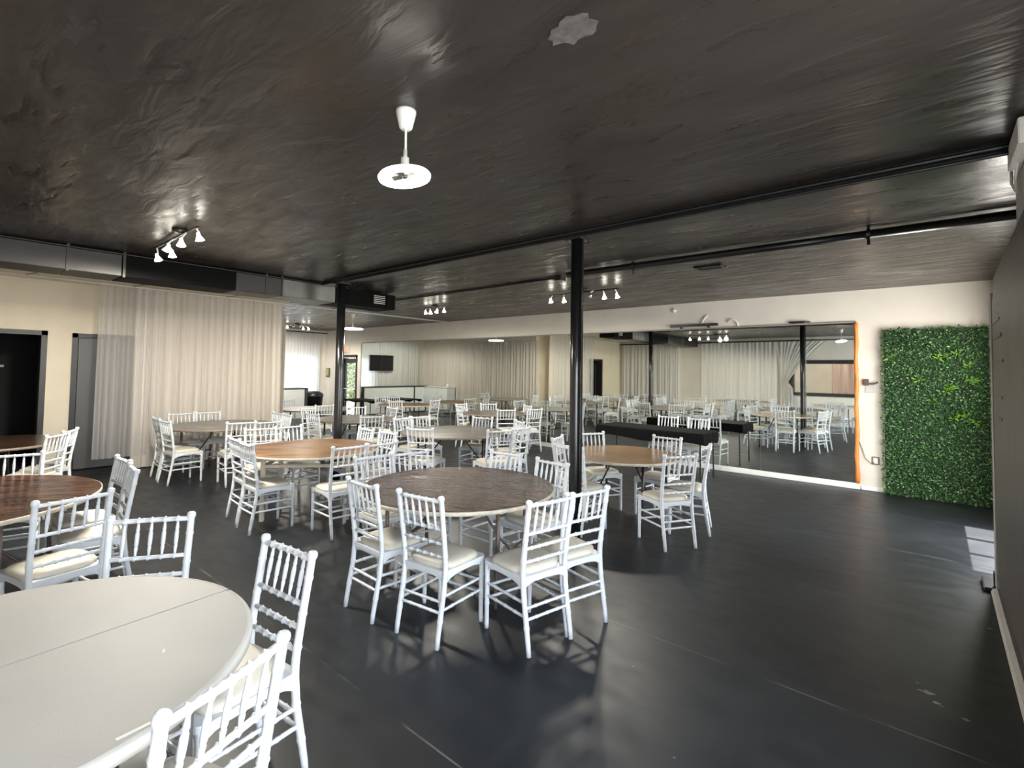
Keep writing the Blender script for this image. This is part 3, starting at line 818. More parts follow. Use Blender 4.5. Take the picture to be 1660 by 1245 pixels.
# ------------------------------------------------------------------ ceiling services
sp = thing('sprinkler_pipe', 'thick black pipe hung under the ceiling right of the post', 'pipe')
part('pipe', MB().tube([(-3.60, 5.30, H - 0.055), (XR - 0.0, 5.30, H - 0.055)], 0.038, 12), 'black_paint', sp, True)
for x in (-2.67, -0.43):
    part('hanger', MB().tube([(x, 5.30, H - 0.15), (x, 5.30, H)], 0.012, 8), 'black_paint', sp)
    part('clamp_ring', MB().tube([(x - 0.014, 5.30, H - 0.055), (x + 0.014, 5.30, H - 0.055)], 0.047, 12), 'black_paint', sp)
cd = thing('ceiling_conduit', 'thin black conduit with a small box left of the right post', 'conduit')
part('conduit', MB().tube([(-7.9, 5.66, H - 0.015), (-3.93, 5.56, H - 0.015)], 0.014, 8), 'black_paint', cd)
part('outlet_box', MB().bevbox((-3.95, 5.50, H - 0.06), (-3.84, 5.62, H), 0.005), 'black_paint', cd)
vt = thing('ceiling_vent', 'small dark ceiling vent beyond the black pipe', 'vent', (-2.07, 6.10, H))
part('vent_frame', MB().bbox((-0.16, -0.10, -0.02), (0.16, -0.08, 0)).bbox((-0.16, 0.08, -0.02), (0.16, 0.10, 0)).bbox((-0.16, -0.10, -0.02), (-0.14, 0.10, 0)).bbox((0.14, -0.10, -0.02), (0.16, 0.10, 0)), 'black_paint', vt)
for k in range(4):
    part('louver', MB().box((0, -0.055 + 0.037 * k, -0.012), (0.28, 0.03, 0.004), Matrix.Rotation(R(35), 3, 'X')), 'duct_steel', vt)

du = thing('air_duct', 'boxy dark air duct hung under the ceiling along the left', 'duct')
DZ0, DZ1 = 2.71, 2.955
for (a, b, m_) in ((YB + 0.02, 0.92, 'duct_grey'), (0.925, 1.40, 'duct_grey'), (1.405, 2.62, 'duct_black'), (2.625, 3.23, 'duct_grey'), (3.235, 4.07, 'duct_steel'), (4.075, 5.20, 'duct_black')):
    part('duct_section', MB().bevbox((-7.62, a, DZ0), (-7.10, b, DZ1), 0.006), m_, du)
for y in (0.93, 1.42, 3.02, 3.24, 4.3, 5.0):
    part('hanger_strap', MB().bbox((-7.098, y - 0.013, DZ0 - 0.01), (-7.092, y + 0.013, H)), 'duct_grey' if y < 4 else 'duct_black', du)
part('duct_flange', MB().bevbox((-7.085, YB + 0.02, DZ1 + 0.002), (-7.65, 4.07, DZ1 + 0.016), 0.003), 'duct_grey', du)
vg = part('outlet_grille', MB().bbox((-7.098, 4.72, 2.765), (-7.092, 5.02, 2.925)), 'duct_black', du)
for k in range(5):
    part('grille_slat', MB().box((-7.088, 4.87, 2.785 + 0.03 * k), (0.004, 0.22, 0.014), Matrix.Rotation(R(-25), 3, 'Y')), 'pipe_white', vg)

def pendant(loc, label, drop, ring_r, cup=True, power=8.0):
    t = thing('pendant_lamp', label, 'lamp', loc)
    part('ceiling_cup', MB().lathe([(0.0, 0), (0.050, 0.0), (0.050, -0.012), (0.032, -0.088), (0.026, -0.095), (0.0, -0.095)], 24), 'lamp_white', t, True)
    part('cord', MB().tube([(0, 0, -0.09), (0.002, 0, -drop * 0.55), (0, 0, -drop + 0.1)], 0.006, 8), 'lamp_white', t)
    part('socket', MB().lathe([(0.0, 0.135), (0.010, 0.135), (0.011, 0.10), (0.020, 0.095), (0.021, 0.02), (0.0, 0.02)], 20, (0, 0, -drop)), 'lamp_white', t, True)
    k = ring_r / 0.13
    rt = Matrix.Rotation(R(-7 if cup else 0), 3, Vector((-0.65, 0.76, 0)))
    re_ = rt.to_euler()
    dl = (0, 0, -drop)
    prof = [(0.086 * k, 0.0), (0.088 * k, -0.012), (0.108 * k, -0.018), (0.126 * k, -0.012), (0.130 * k, 0.0), (0.124 * k, 0.008), (0.108 * k, 0.012), (0.090 * k, 0.008), (0.086 * k, 0.0)]
    part('led_ring', MB().lathe(prof, 40), 'led_ring' if cup else 'led_ring_soft', t, True, dl, re_)
    part('housing', MB().lathe([(0.0, 0.034), (0.04 * k, 0.032), (0.10 * k, 0.022), (0.122 * k, 0.013)], 32), 'lamp_inner', t, True, dl, re_)
    for j in range(4):
        a = PI / 2 * j + 0.4
        M = Matrix.Rotation(a, 3, 'Z') @ Matrix.Rotation(R(22), 3, 'X')
        part('fan_blade', MB().box(M @ Vector((0.04 * k, 0, 0.004)), (0.055 * k, 0.026 * k, 0.002), M), 'lamp_blade', t, False, dl, re_)
    part('fan_hub', MB().lathe([(0.0, -0.010), (0.013, -0.008), (0.015, 0.006), (0.0, 0.008)], 16), 'lamp_inner', t, True, dl, re_)
    return t
pendant((-2.005, 1.506, H), 'white pendant with a glowing LED ring over the dark brown table', 0.335, 0.130, power=12.0)
pendant((-10.57, 6.53, H), 'small lit pendant with a disc shade in the far alcove', 0.36, 0.24, cup=False, power=30.0)

def track(label, pts, base, lit, power, aim=None, bulb='spot_bulb'):
    t = thing('track_light', label, 'spotlight')
    xs = [p[0] for p in pts]; ym = sum(p[1] for p in pts) / len(pts)
    part('track_bar', MB().bevbox((min(xs) - 0.06, ym - 0.012, H - 0.055), (max(xs) + 0.06, ym + 0.012, H - 0.035), 0.004), 'leg_black', t)
    part('ceiling_mount', MB().lathe([(0.0, 0), (0.065, 0), (0.06, -0.03), (0.02, -0.04), (0.0, -0.04)], 20, (base[0], base[1], H)), 'leg_black', t, True)
    for i, (x, y, z) in enumerate(pts):
        tilt = Vector((0.25 * math.sin(i * 2.1), 0.3 * math.cos(i * 1.7), -1)).normalized()
        q = tilt.to_track_quat('-Z', 'Y').to_euler()
        hd = part('lamp_shade', MB().lathe([(0.010, 0.05), (0.013, 0.043), (0.017, 0.02), (0.038, -0.024), (0.034, -0.024), (0.013, 0.018)], 20), 'lit_glass_shade' if i in lit else 'chrome', t, True, (x, y, z), q)
        part('stem', MB().tube([(x, ym, H - 0.04), (x, y, z + 0.05)], 0.007, 8), 'lamp_white', t)
        part('bulb', MB().lathe([(0.0, -0.030), (0.017, -0.028), (0.031, -0.021), (0.026, -0.009), (0.012, 0.009)], 16), bulb if i in lit else 'lamp_white', hd, True)
    if power:
        for i in lit:
            x, y, z = pts[i]
            add_light('spot_beam', 'SPOT', (x, y, z - 0.06), power, (1.0, 0.94, 0.82), target=(x - 0.25, y + 0.25 * math.cos(i), 0), spot_size=R(178), spot_blend=0.35, shadow_soft_size=0.05)
    return t
track('cluster of five lit chrome spotlights on the ceiling at the left', [(-5.10, 1.56, 2.86), (-5.32, 1.48, 2.83), (-5.70, 1.47, 2.83), (-5.95, 1.58, 2.83), (-6.28, 1.54, 2.83)], (-5.45, 1.50), (0, 1, 2, 3, 4), 88)
track('row of small lit spotlights on both sides of the right post', [(-4.80, 6.60, 2.84), (-4.58, 6.66, 2.84), (-4.02, 6.55, 2.86), (-3.86, 6.70, 2.84), (-3.66, 6.74, 2.84)], (-4.2, 6.63), (0, 1, 3, 4), 55)
track('four small lit spotlights on the ceiling between the two posts', [(-7.95, 6.58, 2.85), (-7.85, 6.62, 2.85), (-7.60, 6.57, 2.85), (-7.39, 6.58, 2.85)], (-7.7, 6.6), (0, 1, 2, 3), 60)
track('spotlight bar of five heads in the far alcove ceiling', [(-14.45, 6.78, 2.86), (-14.42, 6.95, 2.90), (-14.4, 7.12, 2.90), (-14.36, 7.22, 2.85), (-14.32, 7.36, 2.85)], (-14.4, 7.05), (0, 3, 4), 55)

es = thing('exit_sign', 'small red exit sign above the bright far door', 'sign', (-15.08, YM, 2.30))
part('sign_body', MB().bevbox((-0.20, -0.06, -0.10), (0.20, 0.0, 0.10), 0.006), 'lamp_white', es)
part('sign_face', MB().bbox((-0.18, -0.064, -0.085), (0.18, -0.059, 0.085)), 'exit_face', es)
for tx, size in (('EXIT', 0.14),):
    cu = bpy.data.curves.new('exit_text', 'FONT'); cu.body = tx; cu.size = size; cu.align_x = 'CENTER'; cu.align_y = 'CENTER'; cu.extrude = 0.001
    cu.materials.append(MATS['lamp_white'])
    tmp = bpy.data.objects.new('tmp_text', cu); COL.objects.link(tmp)
    bpy.context.view_layer.update()
    me_ = bpy.data.meshes.new_from_object(tmp.evaluated_get(bpy.context.evaluated_depsgraph_get()))
    bpy.data.objects.remove(tmp, do_unlink=True)
    obj('lettering', me_, es, (0, -0.067, 0), (R(90), 0, 0))
ab = thing('notice_case', 'small yellow notice case on the wall by the far corner', 'notice', (-16.18, YM, 1.52))
part('case', MB().bevbox((-0.10, -0.05, -0.16), (0.10, 0, 0.16), 0.006), 'leg_grey', ab)
part('notice', MB().bbox((-0.08, -0.054, -0.10), (0.08, -0.049, 0.14)), 'sign_yellow', ab)

# ------------------------------------------------------------------ alcove: television, counters, bin
tv = thing('television', 'black flat television on the far wall, seen in the mirror', 'television', (XF + 0.30, 6.91, 1.90))
part('tv_body', MB().bevbox((0, -0.53, -0.30), (0.05, 0.53, 0.30), 0.008), 'black_plastic', tv)
part('screen', MB().bbox((0.05, -0.51, -0.28), (0.054, 0.51, 0.28)), 'tv_screen', tv)
part('wall_arm', MB().tube([(-0.30, 0, 0), (0.01, 0, 0)], 0.03, 8), 'black_plastic', tv)
def counter(name, label, loc, rz, w, d, h, frame=True):
    t = thing(name, label, 'counter', loc, rz)
    part('cabinet', MB().bevbox((-w / 2, -d / 2, 0.03), (w / 2, d / 2, h - 0.03), 0.01), 'white_board', t)
    part('top', MB().bevbox((-w / 2 - 0.02, -d / 2 - 0.02, h - 0.03), (w / 2 + 0.02, d / 2 + 0.02, h), 0.006), 'leg_black' if frame else 'white_board', t)
    if frame:
        n = 3
        for k in range(n + 1):
            x = -w / 2 + w * (0, 0.22, 0.98, 1.0)[k]
            part('frame_post', MB().bbox((x - 0.022, -d / 2 - 0.022, 0), (x + 0.022, -d / 2 + 0.01, h - 0.03)), 'leg_black', t)
    part('plinth', MB().bbox((-w / 2 + 0.02, -d / 2 + 0.03, 0), (w / 2 - 0.02, d / 2, 0.03)), 'leg_black', t)
    return t
counter('bar_counter', 'white bar counter with black frame on the far end wall', (-15.9, 6.55, 0), R(90), 3.0, 0.55, 1.02)
counter('service_counter', 'plain white counter in the alcove, seen in the mirror', (-15.15, 4.98, 0), R(180), 1.75, 0.45, 1.0, False)
cu_ = thing('paper_cup', 'white paper cup on the plain alcove counter', 'cup', (-14.5, 4.98, 1.0))
part('cup_body', MB().lathe([(0.0, 0.0), (0.032, 0.0), (0.043, 0.12), (0.040, 0.12), (0.030, 0.006), (0.0, 0.006)], 16), 'lamp_white', cu_, True)
bn = thing('trash_bin', 'black round bin with lid in the far corner', 'bin', (-15.75, 8.35, 0))
part('bin_body', MB().lathe([(0.0, 0.0), (0.24, 0.0), (0.29, 0.72), (0.31, 0.73), (0.31, 0.77), (0.28, 0.77)], 24), 'black_plastic', bn, True)
part('bin_lid', MB().lathe([(0.31, 0.77), (0.29, 0.83), (0.18, 0.90), (0.0, 0.91)], 24), 'black_plastic', bn, True)
for s in (-1, 1):
    part('bin_handle', MB().tube([(0.28 * s, -0.06, 0.60), (0.33 * s, -0.06, 0.62), (0.33 * s, 0.06, 0.62), (0.28 * s, 0.06, 0.60)], 0.012, 8), 'black_plastic', bn)

# ------------------------------------------------------------------ outside the exit door
og = struct('ground_outside', MB().bbox((-22, YM + 0.3, -0.14), (-4, YM + 9, -0.02)), 'concrete_pale', 'sunlit paving outside the exit door', 'ground')
def bush(label, loc, rx, rz, n, seed):
    t = thing('garden_bush', label, 'bush', loc)
    rnd = random.Random(seed)
    mb = MB()
    for i in range(n):
        th = rnd.uniform(0, 2 * PI); cz = rnd.uniform(-1, 1); rr = rnd.uniform(0.55, 1.0) ** 0.5
        sx = math.sqrt(1 - cz * cz)
        b = Vector((rx * rr * sx * math.cos(th), rx * rr * sx * math.sin(th), rz + rz * rr * cz + 0.1))
        d = Vector((rnd.uniform(-1, 1), rnd.uniform(-1, 1), rnd.uniform(-0.3, 1))).normalized()
        s = d.cross(Vector((rnd.uniform(-1, 1), rnd.uniform(-1, 1), rnd.uniform(-1, 1)))).normalized()
        l = rnd.uniform(0.08, 0.16); w = l * 0.3
        mb._add([b, b + d * l * 0.5 + s * w, b + d * l, b + d * l * 0.5 - s * w], [(0, 1, 2, 3)])
    f = part('foliage', mb, 'leaf_outdoor', t); f['kind'] = 'stuff'
    part('trunk', MB().tube([(0, 0, 0), (0.03, 0.02, rz * 0.7), (0, 0, rz * 1.3)], [0.06, 0.05, 0.03], 8), 'bark', t)
bush('bright green bush seen through the exit door, nearer one', (-19.4, 12.4, -0.02), 1.2, 1.5, 2600, 41)
bush('bright green bush seen through the exit door, taller one behind', (-23.4, 15.4, -0.02), 1.6, 2.0, 3200, 42)

# ------------------------------------------------------------------ chairs
def seg(p, q, n):
    p = Vector(p); q = Vector(q)
    return [p.lerp(q, k / n) for k in range(n + 1)]
def noded(p, q, r, nodes, n=14, bulge=1.35, wd=0.035):
    """straight stick with ring nodes at the given fractions"""
    ts = {0.0, 1.0}
    for t in nodes:
        ts |= {max(0, t - wd), t, min(1, t + wd)}
    ts = sorted(ts)
    P = Vector(p); Q = Vector(q)
    pts = [P.lerp(Q, t) for t in ts]
    rad = [r * (bulge if any(abs(t - k) < 1e-6 for k in nodes) else 1.0) for t in ts]
    return pts, rad
CM = {}
def chair_meshes():
    W = 'chair_white'
    # rear posts (left and right)
    for s, nm in ((-1, 'rl'), (1, 'rr')):
        prof = [(0.0, -0.240, 0.172, 0.0145), (0.06, -0.232, 0.172, 0.0155), (0.14, -0.218, 0.172, 0.0165), (0.155, -0.215, 0.172, 0.0195), (0.17, -0.213, 0.172, 0.0170),
                (0.30, -0.190, 0.172, 0.0170), (0.312, -0.188, 0.172, 0.0200), (0.324, -0.187, 0.172, 0.0172), (0.42, -0.178, 0.173, 0.0175), (0.47, -0.177, 0.174, 0.0175),
                (0.53, -0.182, 0.175, 0.0172), (0.542, -0.184, 0.175, 0.0205), (0.554, -0.185, 0.175, 0.0172), (0.66, -0.200, 0.177, 0.0168), (0.672, -0.202, 0.177, 0.0195), (0.684, -0.204, 0.177, 0.0168),
                (0.80, -0.222, 0.180, 0.0165), (0.812, -0.224, 0.180, 0.0195), (0.824, -0.226, 0.180, 0.0165), (0.885, -0.235, 0.181, 0.0165), (0.893, -0.2365, 0.181, 0.0205), (0.905, -0.238, 0.1815, 0.0215), (0.915, -0.2395, 0.182, 0.0185), (0.920, -0.240, 0.182, 0.010)]
        CM[nm] = MB().tube([(s * x, y, z) for z, y, x, r in prof], [r for z, y, x, r in prof], 8).mesh('leg', W, True)
    for s, nm in ((-1, 'fl'), (1, 'fr')):
        prof = [(0.0, 0.0135), (0.03, 0.015), (0.15, 0.0155), (0.162, 0.0185), (0.174, 0.0160), (0.30, 0.0165), (0.312, 0.0195), (0.324, 0.0165), (0.42, 0.018), (0.43, 0.018)]
        CM[nm] = MB().tube([(s * 0.182, 0.185, z) for z, r in prof], [r for z, r in prof], 8).mesh('leg', W, True)
    # seat frame: rounded trapezoid slab with aprons
    def outline(wf, wr, yf, yr, rc, n=5):
        cs = [(-wr + rc, yr + rc, PI, 1.5 * PI), (wr - rc, yr + rc, 1.5 * PI, 2 * PI), (wf - rc * 1.6, yf - rc * 1.6, 0, 0.5 * PI), (-wf + rc * 1.6, yf - rc * 1.6, 0.5 * PI, PI)]
        o = []
        for i, (cx, cy, a0, a1) in enumerate(cs):
            r = rc if i < 2 else rc * 1.6
            for k in range(n + 1):
                a = a0 + (a1 - a0) * k / n
                o.append((cx + r * math.cos(a), cy + r * math.sin(a)))
        return o
    sf = MB().prism(outline(0.205, 0.180, 0.210, -0.190, 0.025), 0.418, 0.446)
    def apron(p, q):
        p = Vector(p); q = Vector(q)
        n = 8
        d = (q - p).normalized(); nn = Vector((-d.y, d.x, 0)) * 0.009
        vs = []; fs = []
        for k in range(n + 1):
            t = k / n
            c = p.lerp(q, t)
            zb = 0.372 + 0.034 * (1 - (2 * t - 1) ** 4)
            for sg in (-1, 1):
                vs += [c + nn * sg + Vector((0, 0, zb)), c + nn * sg + Vector((0, 0, 0.42))]
        for k in range(n):
            a = 4 * k
            fs += [(a, a + 4, a + 5, a + 1), (a + 2, a + 3, a + 7, a + 6), (a, a + 2, a + 6, a + 4)]
        sf._add(vs, fs)
    apron((-0.182, 0.185, 0), (0.182, 0.185, 0)); apron((-0.172, -0.175, 0), (0.172, -0.175, 0))
    apron((-0.172, -0.175, 0), (-0.182, 0.185, 0)); apron((0.172, -0.175, 0), (0.182, 0.185, 0))
    CM['frame'] = sf.mesh('seat_frame', W)
    # cushion: domed pad
    vs = []; fs = []
    N_ = 28
    levels = [(1.0, 0.447), (1.02, 0.455), (1.02, 0.463), (0.985, 0.475), (0.90, 0.484), (0.65, 0.490), (0.3, 0.492)]
    for sc, z in levels:
        for k in range(N_):
            a = 2 * PI * k / N_
            e = 0.48
            cx = math.copysign(abs(math.cos(a)) ** e, math.cos(a)); cy = math.copysign(abs(math.sin(a)) ** e, math.sin(a))
            wx = 0.180 + 0.014 * (cy + 1) / 2
            x = wx * cx; y = 0.005 + 0.172 * cy
            if y < -0.12 and abs(x) > 0.14: x *= 0.90
            vs.append((x * sc, y * sc, z))
    for i in range(len(levels) - 1):
        for k in range(N_):
            k2 = (k + 1) % N_
            fs.append((i * N_ + k, i * N_ + k2, (i + 1) * N_ + k2, (i + 1) * N_ + k))
    fs.append(tuple((len(levels) - 1) * N_ + k for k in range(N_)))
    mb = MB(); mb._add(vs, fs)
    CM['cushion'] = mb.mesh('cushion', 'cushion_ivory', True)
    def yb(z):  # back plane of the posts at height z
        pr = [(0.47, -0.177), (0.542, -0.184), (0.672, -0.202), (0.812, -0.224), (0.905, -0.238)]
        for (a, ya), (b, yb_) in zip(pr[:-1], pr[1:]):
            if a <= z <= b: return ya + (yb_ - ya) * (z - a) / (b - a)
        return -0.238
    fr = [1 / 6, 2 / 6, 3 / 6, 4 / 6, 5 / 6]
    for key, z, r in (('top', 0.885, 0.0125), ('r1', 0.705, 0.0105), ('r2', 0.615, 0.0105), ('r3', 0.530, 0.0105)):
        p, q = noded((-0.178, yb(z) + 0.002, z), (0.178, yb(z) + 0.002, z), r, fr, bulge=1.5, wd=0.020)
        if key == 'top':
            p = [v + Vector((0, -0.010 * (1 - (v.x / 0.178) ** 2), 0)) for v in p]
        CM[key] = MB().tube(p, q, 6, False).mesh('rail', W, True)
    sp_ = MB()
    z0, z1 = 0.705, 0.885
    prof = [(0.0, 0.0060), (0.10, 0.0062), (0.26, 0.0095), (0.30, 0.0072), (0.34, 0.0100), (0.50, 0.0108), (0.66, 0.0100), (0.70, 0.0072), (0.74, 0.0095), (0.90, 0.0062), (1.0, 0.0060)]
    sp_.tube([(0, yb(z0) + (yb(z1) - 0.006 - yb(z0)) * t, z0 + (z1 - z0) * t) for t, r in prof], [r for t, r in prof], 6, False)
    CM['spindle'] = sp_.mesh('spindle', W, True)
    def st(key, p, q):
        a, b = noded(p, q, 0.0095, [0.25, 0.5, 0.75], bulge=1.3, wd=0.03)
        CM[key] = MB().tube(a, b, 6, False).mesh('stretcher', W, True)
    for s, k in ((-1, 'L'), (1, 'R')):
        st('s1' + k, (s * 0.172, -0.204, 0.215), (s * 0.182, 0.185, 0.215))
        st('s2' + k, (s * 0.172, -0.190, 0.295), (s * 0.182, 0.185, 0.295))
    st('f1', (-0.182, 0.185, 0.195), (0.182, 0.185, 0.195))
    st('f2', (-0.182, 0.185, 0.275), (0.182, 0.185, 0.275))
    st('b1', (-0.172, -0.207, 0.200), (0.172, -0.207, 0.200))
    st('b2', (-0.172, -0.196, 0.262), (0.172, -0.196, 0.262))
chair_meshes()
CHAIR_PARTS = [('leg', 'rl'), ('leg', 'rr'), ('leg', 'fl'), ('leg', 'fr'), ('seat_frame', 'frame'), ('cushion', 'cushion'), ('top_rail', 'top'), ('back_rail', 'r1'), ('back_rail', 'r2'), ('back_rail', 'r3'),
               ('stretcher', 's1L'), ('stretcher', 's2L'), ('stretcher', 's1R'), ('stretcher', 's2R'), ('stretcher', 'f1'), ('stretcher', 'f2'), ('stretcher', 'b1'), ('stretcher', 'b2')]
def chair(x, y, ang, label, group):
    """x,y = floor point under the back's top; ang = direction the sitter faces (degrees)"""
    d = Vector((math.cos(R(ang)), math.sin(R(ang)), 0))
    c = Vector((x, y, 0)) + d * 0.240
    t = thing('chiavari_chair', label, 'chair', c, R(ang - 90), group)
    for nm, key in CHAIR_PARTS:
        obj(nm, CM[key], t)
    for k in range(5):
        u = -0.178 + 0.356 * (k + 1) / 6
        obj('spindle', CM['spindle'], t, (u, -0.004 * (1 - (u / 0.178) ** 2), 0))
    return t

# ------------------------------------------------------------------ round tables
def circle(r, n=64, a0=0.0, a1=2 * PI):
    return [(r * math.cos(a0 + (a1 - a0) * k / n), r * math.sin(a0 + (a1 - a0) * k / n)) for k in range(n if abs(a1 - a0 - 2 * PI) < 1e-6 else n + 1)]
ZT = 0.757
def round_table(label, x, y, r, top, band, legm, rz, style='wish', thick=0.024, two=False, group='round tables'):
    t = thing('round_table', label, 'table', (x, y, 0), R(rz), group)
    if two:
        for s in (0, 1):
            a = s * PI
            o = circle(r - 0.018, 40, a + 0.004, a + PI - 0.004)
            off = 0.0022 * (1 if s == 0 else -1)
            part('tabletop_half', MB().prism([(px, py + off) for px, py in o], ZT - thick, ZT), top, t)
            prof_o = circle(r, 40, a + 0.004, a + PI - 0.004); prof_i = circle(r - 0.018, 40, a + 0.004, a + PI - 0.004)
            vs = []; fs = []
            n = len(prof_o)
            for (ox, oy), (ix, iy) in zip(prof_o, prof_i):
                ex, ey = ox * (1 - 0.004 / r), oy * (1 - 0.004 / r)
                vs += [(ix, iy + off, ZT + 0.0005), (ex, ey + off, ZT - 0.003), (ox, oy + off, ZT - 0.010), (ox, oy + off, ZT - thick - 0.014), (ix, iy + off, ZT - thick - 0.014)]
            for k in range(n - 1):
                for j in range(4):
                    fs.append((5 * k + j, 5 * k + j + 1, 5 * k + 6 + j, 5 * k + 5 + j))
            m_ = MB(); m_._add(vs, [tuple(reversed(f)) for f in fs])
            part('rim', m_, band, t, True)
        for (qx, qy, qa) in ((0.02, 0.16, 0.6), (0.34, -0.30, 1.1)):
            part('scuff_mark', MB().box((qx, qy, ZT + 0.0004), (0.022, 0.004, 0.0008), Matrix.Rotation(qa, 3, 'Z')), 'leg_grey', t)
        part('label_plate', MB().bbox((0.105, -r + 0.045, ZT), (0.185, -r + 0.056, ZT + 0.0012)), 'plastic_grey_rim', t)
    else:
        part('tabletop', MB().prism(circle(r - 0.006), ZT - thick, ZT), top, t)
        part('edge_band', MB().lathe([(r - 0.006, ZT - 0.0005), (r, ZT - 0.003), (r, ZT - thick - 0.002), (r - 0.006, ZT - thick - 0.002)], 64), band, t, True)
    zt = ZT - thick
    lx = 0.46 * r / 0.76; ly = 0.30
    for s in (-1, 1):
        part('runner', MB().bbox((s * lx - 0.02, -ly - 0.12, zt - 0.022), (s * lx + 0.02, ly + 0.12, zt)), legm, t)
        for u in (-1, 1):
            if style == 'square':
                part('leg', MB().bevbox((s * lx - 0.022, u * ly - 0.022, 0), (s * lx + 0.022, u * ly + 0.022, zt - 0.02), 0.004), legm, t)
            else:
                part('leg', MB().tube([(s * lx, u * ly, zt - 0.01), (s * lx, u * ly, 0.33), (s * (lx + 0.04), u * (ly + 0.03), 0.16), (s * (lx + 0.05), u * (ly + 0.04), 0.0)] if style == 'bent' else
                                      [(s * lx, u * ly, zt - 0.01), (s * lx, u * ly, 0.4), (s * lx, u * (ly + 0.03), 0.10), (s * lx, u * (ly + 0.03), 0.0)], 0.0155, 8), legm, t, True)
        zc = 0.60 if style == 'square' else 0.30
        if style == 'square':
            part('crossbar', MB().bevbox((s * lx - 0.012, -ly, zc - 0.018), (s * lx + 0.012, ly, zc + 0.018), 0.003), legm, t)
        else:
            part('crossbar', MB().tube([(s * lx, -ly, zc), (s * lx, ly, zc)], 0.011, 8), legm, t)
            part('brace', MB().tube([(s * lx, 0.0, zc), (s * (lx - 0.10), 0.0, zc + 0.08), (s * 0.12, 0.0, zt - 0.03), (s * 0.06, 0.0, zt - 0.005)], 0.010, 8), legm, t, True)
    if style == 'square':
        for u in (-1, 1):
            part('crossbar', MB().bevbox((-lx, u * ly - 0.012, zc - 0.018), (lx, u * ly + 0.012, zc + 0.018), 0.003), legm, t)
    return t

TABLES = {
 'T1': (-2.21, 0.17, 0.70, 'plastic_grey_top', 'plastic_grey_rim', 'leg_grey', 95.8, 'wish', 'pale grey plastic folding table in the left foreground'),
 'T2': (-2.96, 2.83, 0.775, 'wood_dark_brown', 'edge_band_pale', 'leg_brown', 20, 'wish', 'glossy dark brown round table in the middle'),
 'T3': (-5.57, 2.97, 0.745, 'wood_tan', 'edge_band_pale', 'leg_cream', 48, 'square', 'tan plywood round table with cream legs left of centre'),
 'T4': (-8.72, 3.10, 0.78, 'wood_grey', 'edge_band_brown', 'leg_grey', 30, 'bent', 'weathered grey round table in front of the ivory curtain'),
 'T5': (-5.60, 5.22, 0.78, 'wood_grey_brown', 'edge_band_brown', 'leg_black', 40, 'wish', 'grey-brown round table right behind the glossy brown one'),
 'T6': (-2.75, 5.23, 0.64, 'wood_tan_light', 'edge_band_pale', 'leg_black', 0, 'wish', 'light tan round table with black legs right of the post'),
 'T7': (-5.10, 0.00, 0.93, 'wood_dark_brown', 'edge_band_pale', 'leg_brown', 60, 'wish', 'dark brown round table cut by the left edge'),
 'T8': (-8.47, 0.48, 0.74, 'wood_brown', 'edge_band_brown', 'leg_black', 10, 'wish', 'brown round table in front of the open black doorway'),
 'T9': (-10.85, 5.80, 0.78, 'wood_grey', 'edge_band_brown', 'leg_black', 10, 'wish', 'pinkish grey round table far left inside the alcove'),
 'T10': (-8.30, 5.20, 0.72, 'wood_grey_brown', 'edge_band_brown', 'leg_black', 10, 'wish', 'grey round table behind the far black post'),
 'T11': (-10.65, 8.20, 0.70, 'wood_tan', 'edge_band_pale', 'leg_grey', 10, 'wish', 'reddish tan round table far back beside the mirror'),
 'T12': (-7.40, 8.12, 0.70, 'wood_grey_brown', 'edge_band_brown', 'leg_black', 10, 'wish', 'grey round table standing close to the mirror'),
}
for k, (x, y, r, top, band, legm, rz, style, lab) in TABLES.items():
    round_table(lab, x, y, r, top, band, legm, rz, style, two=(k == 'T1'), thick=0.022 if k == 'T1' else 0.026)

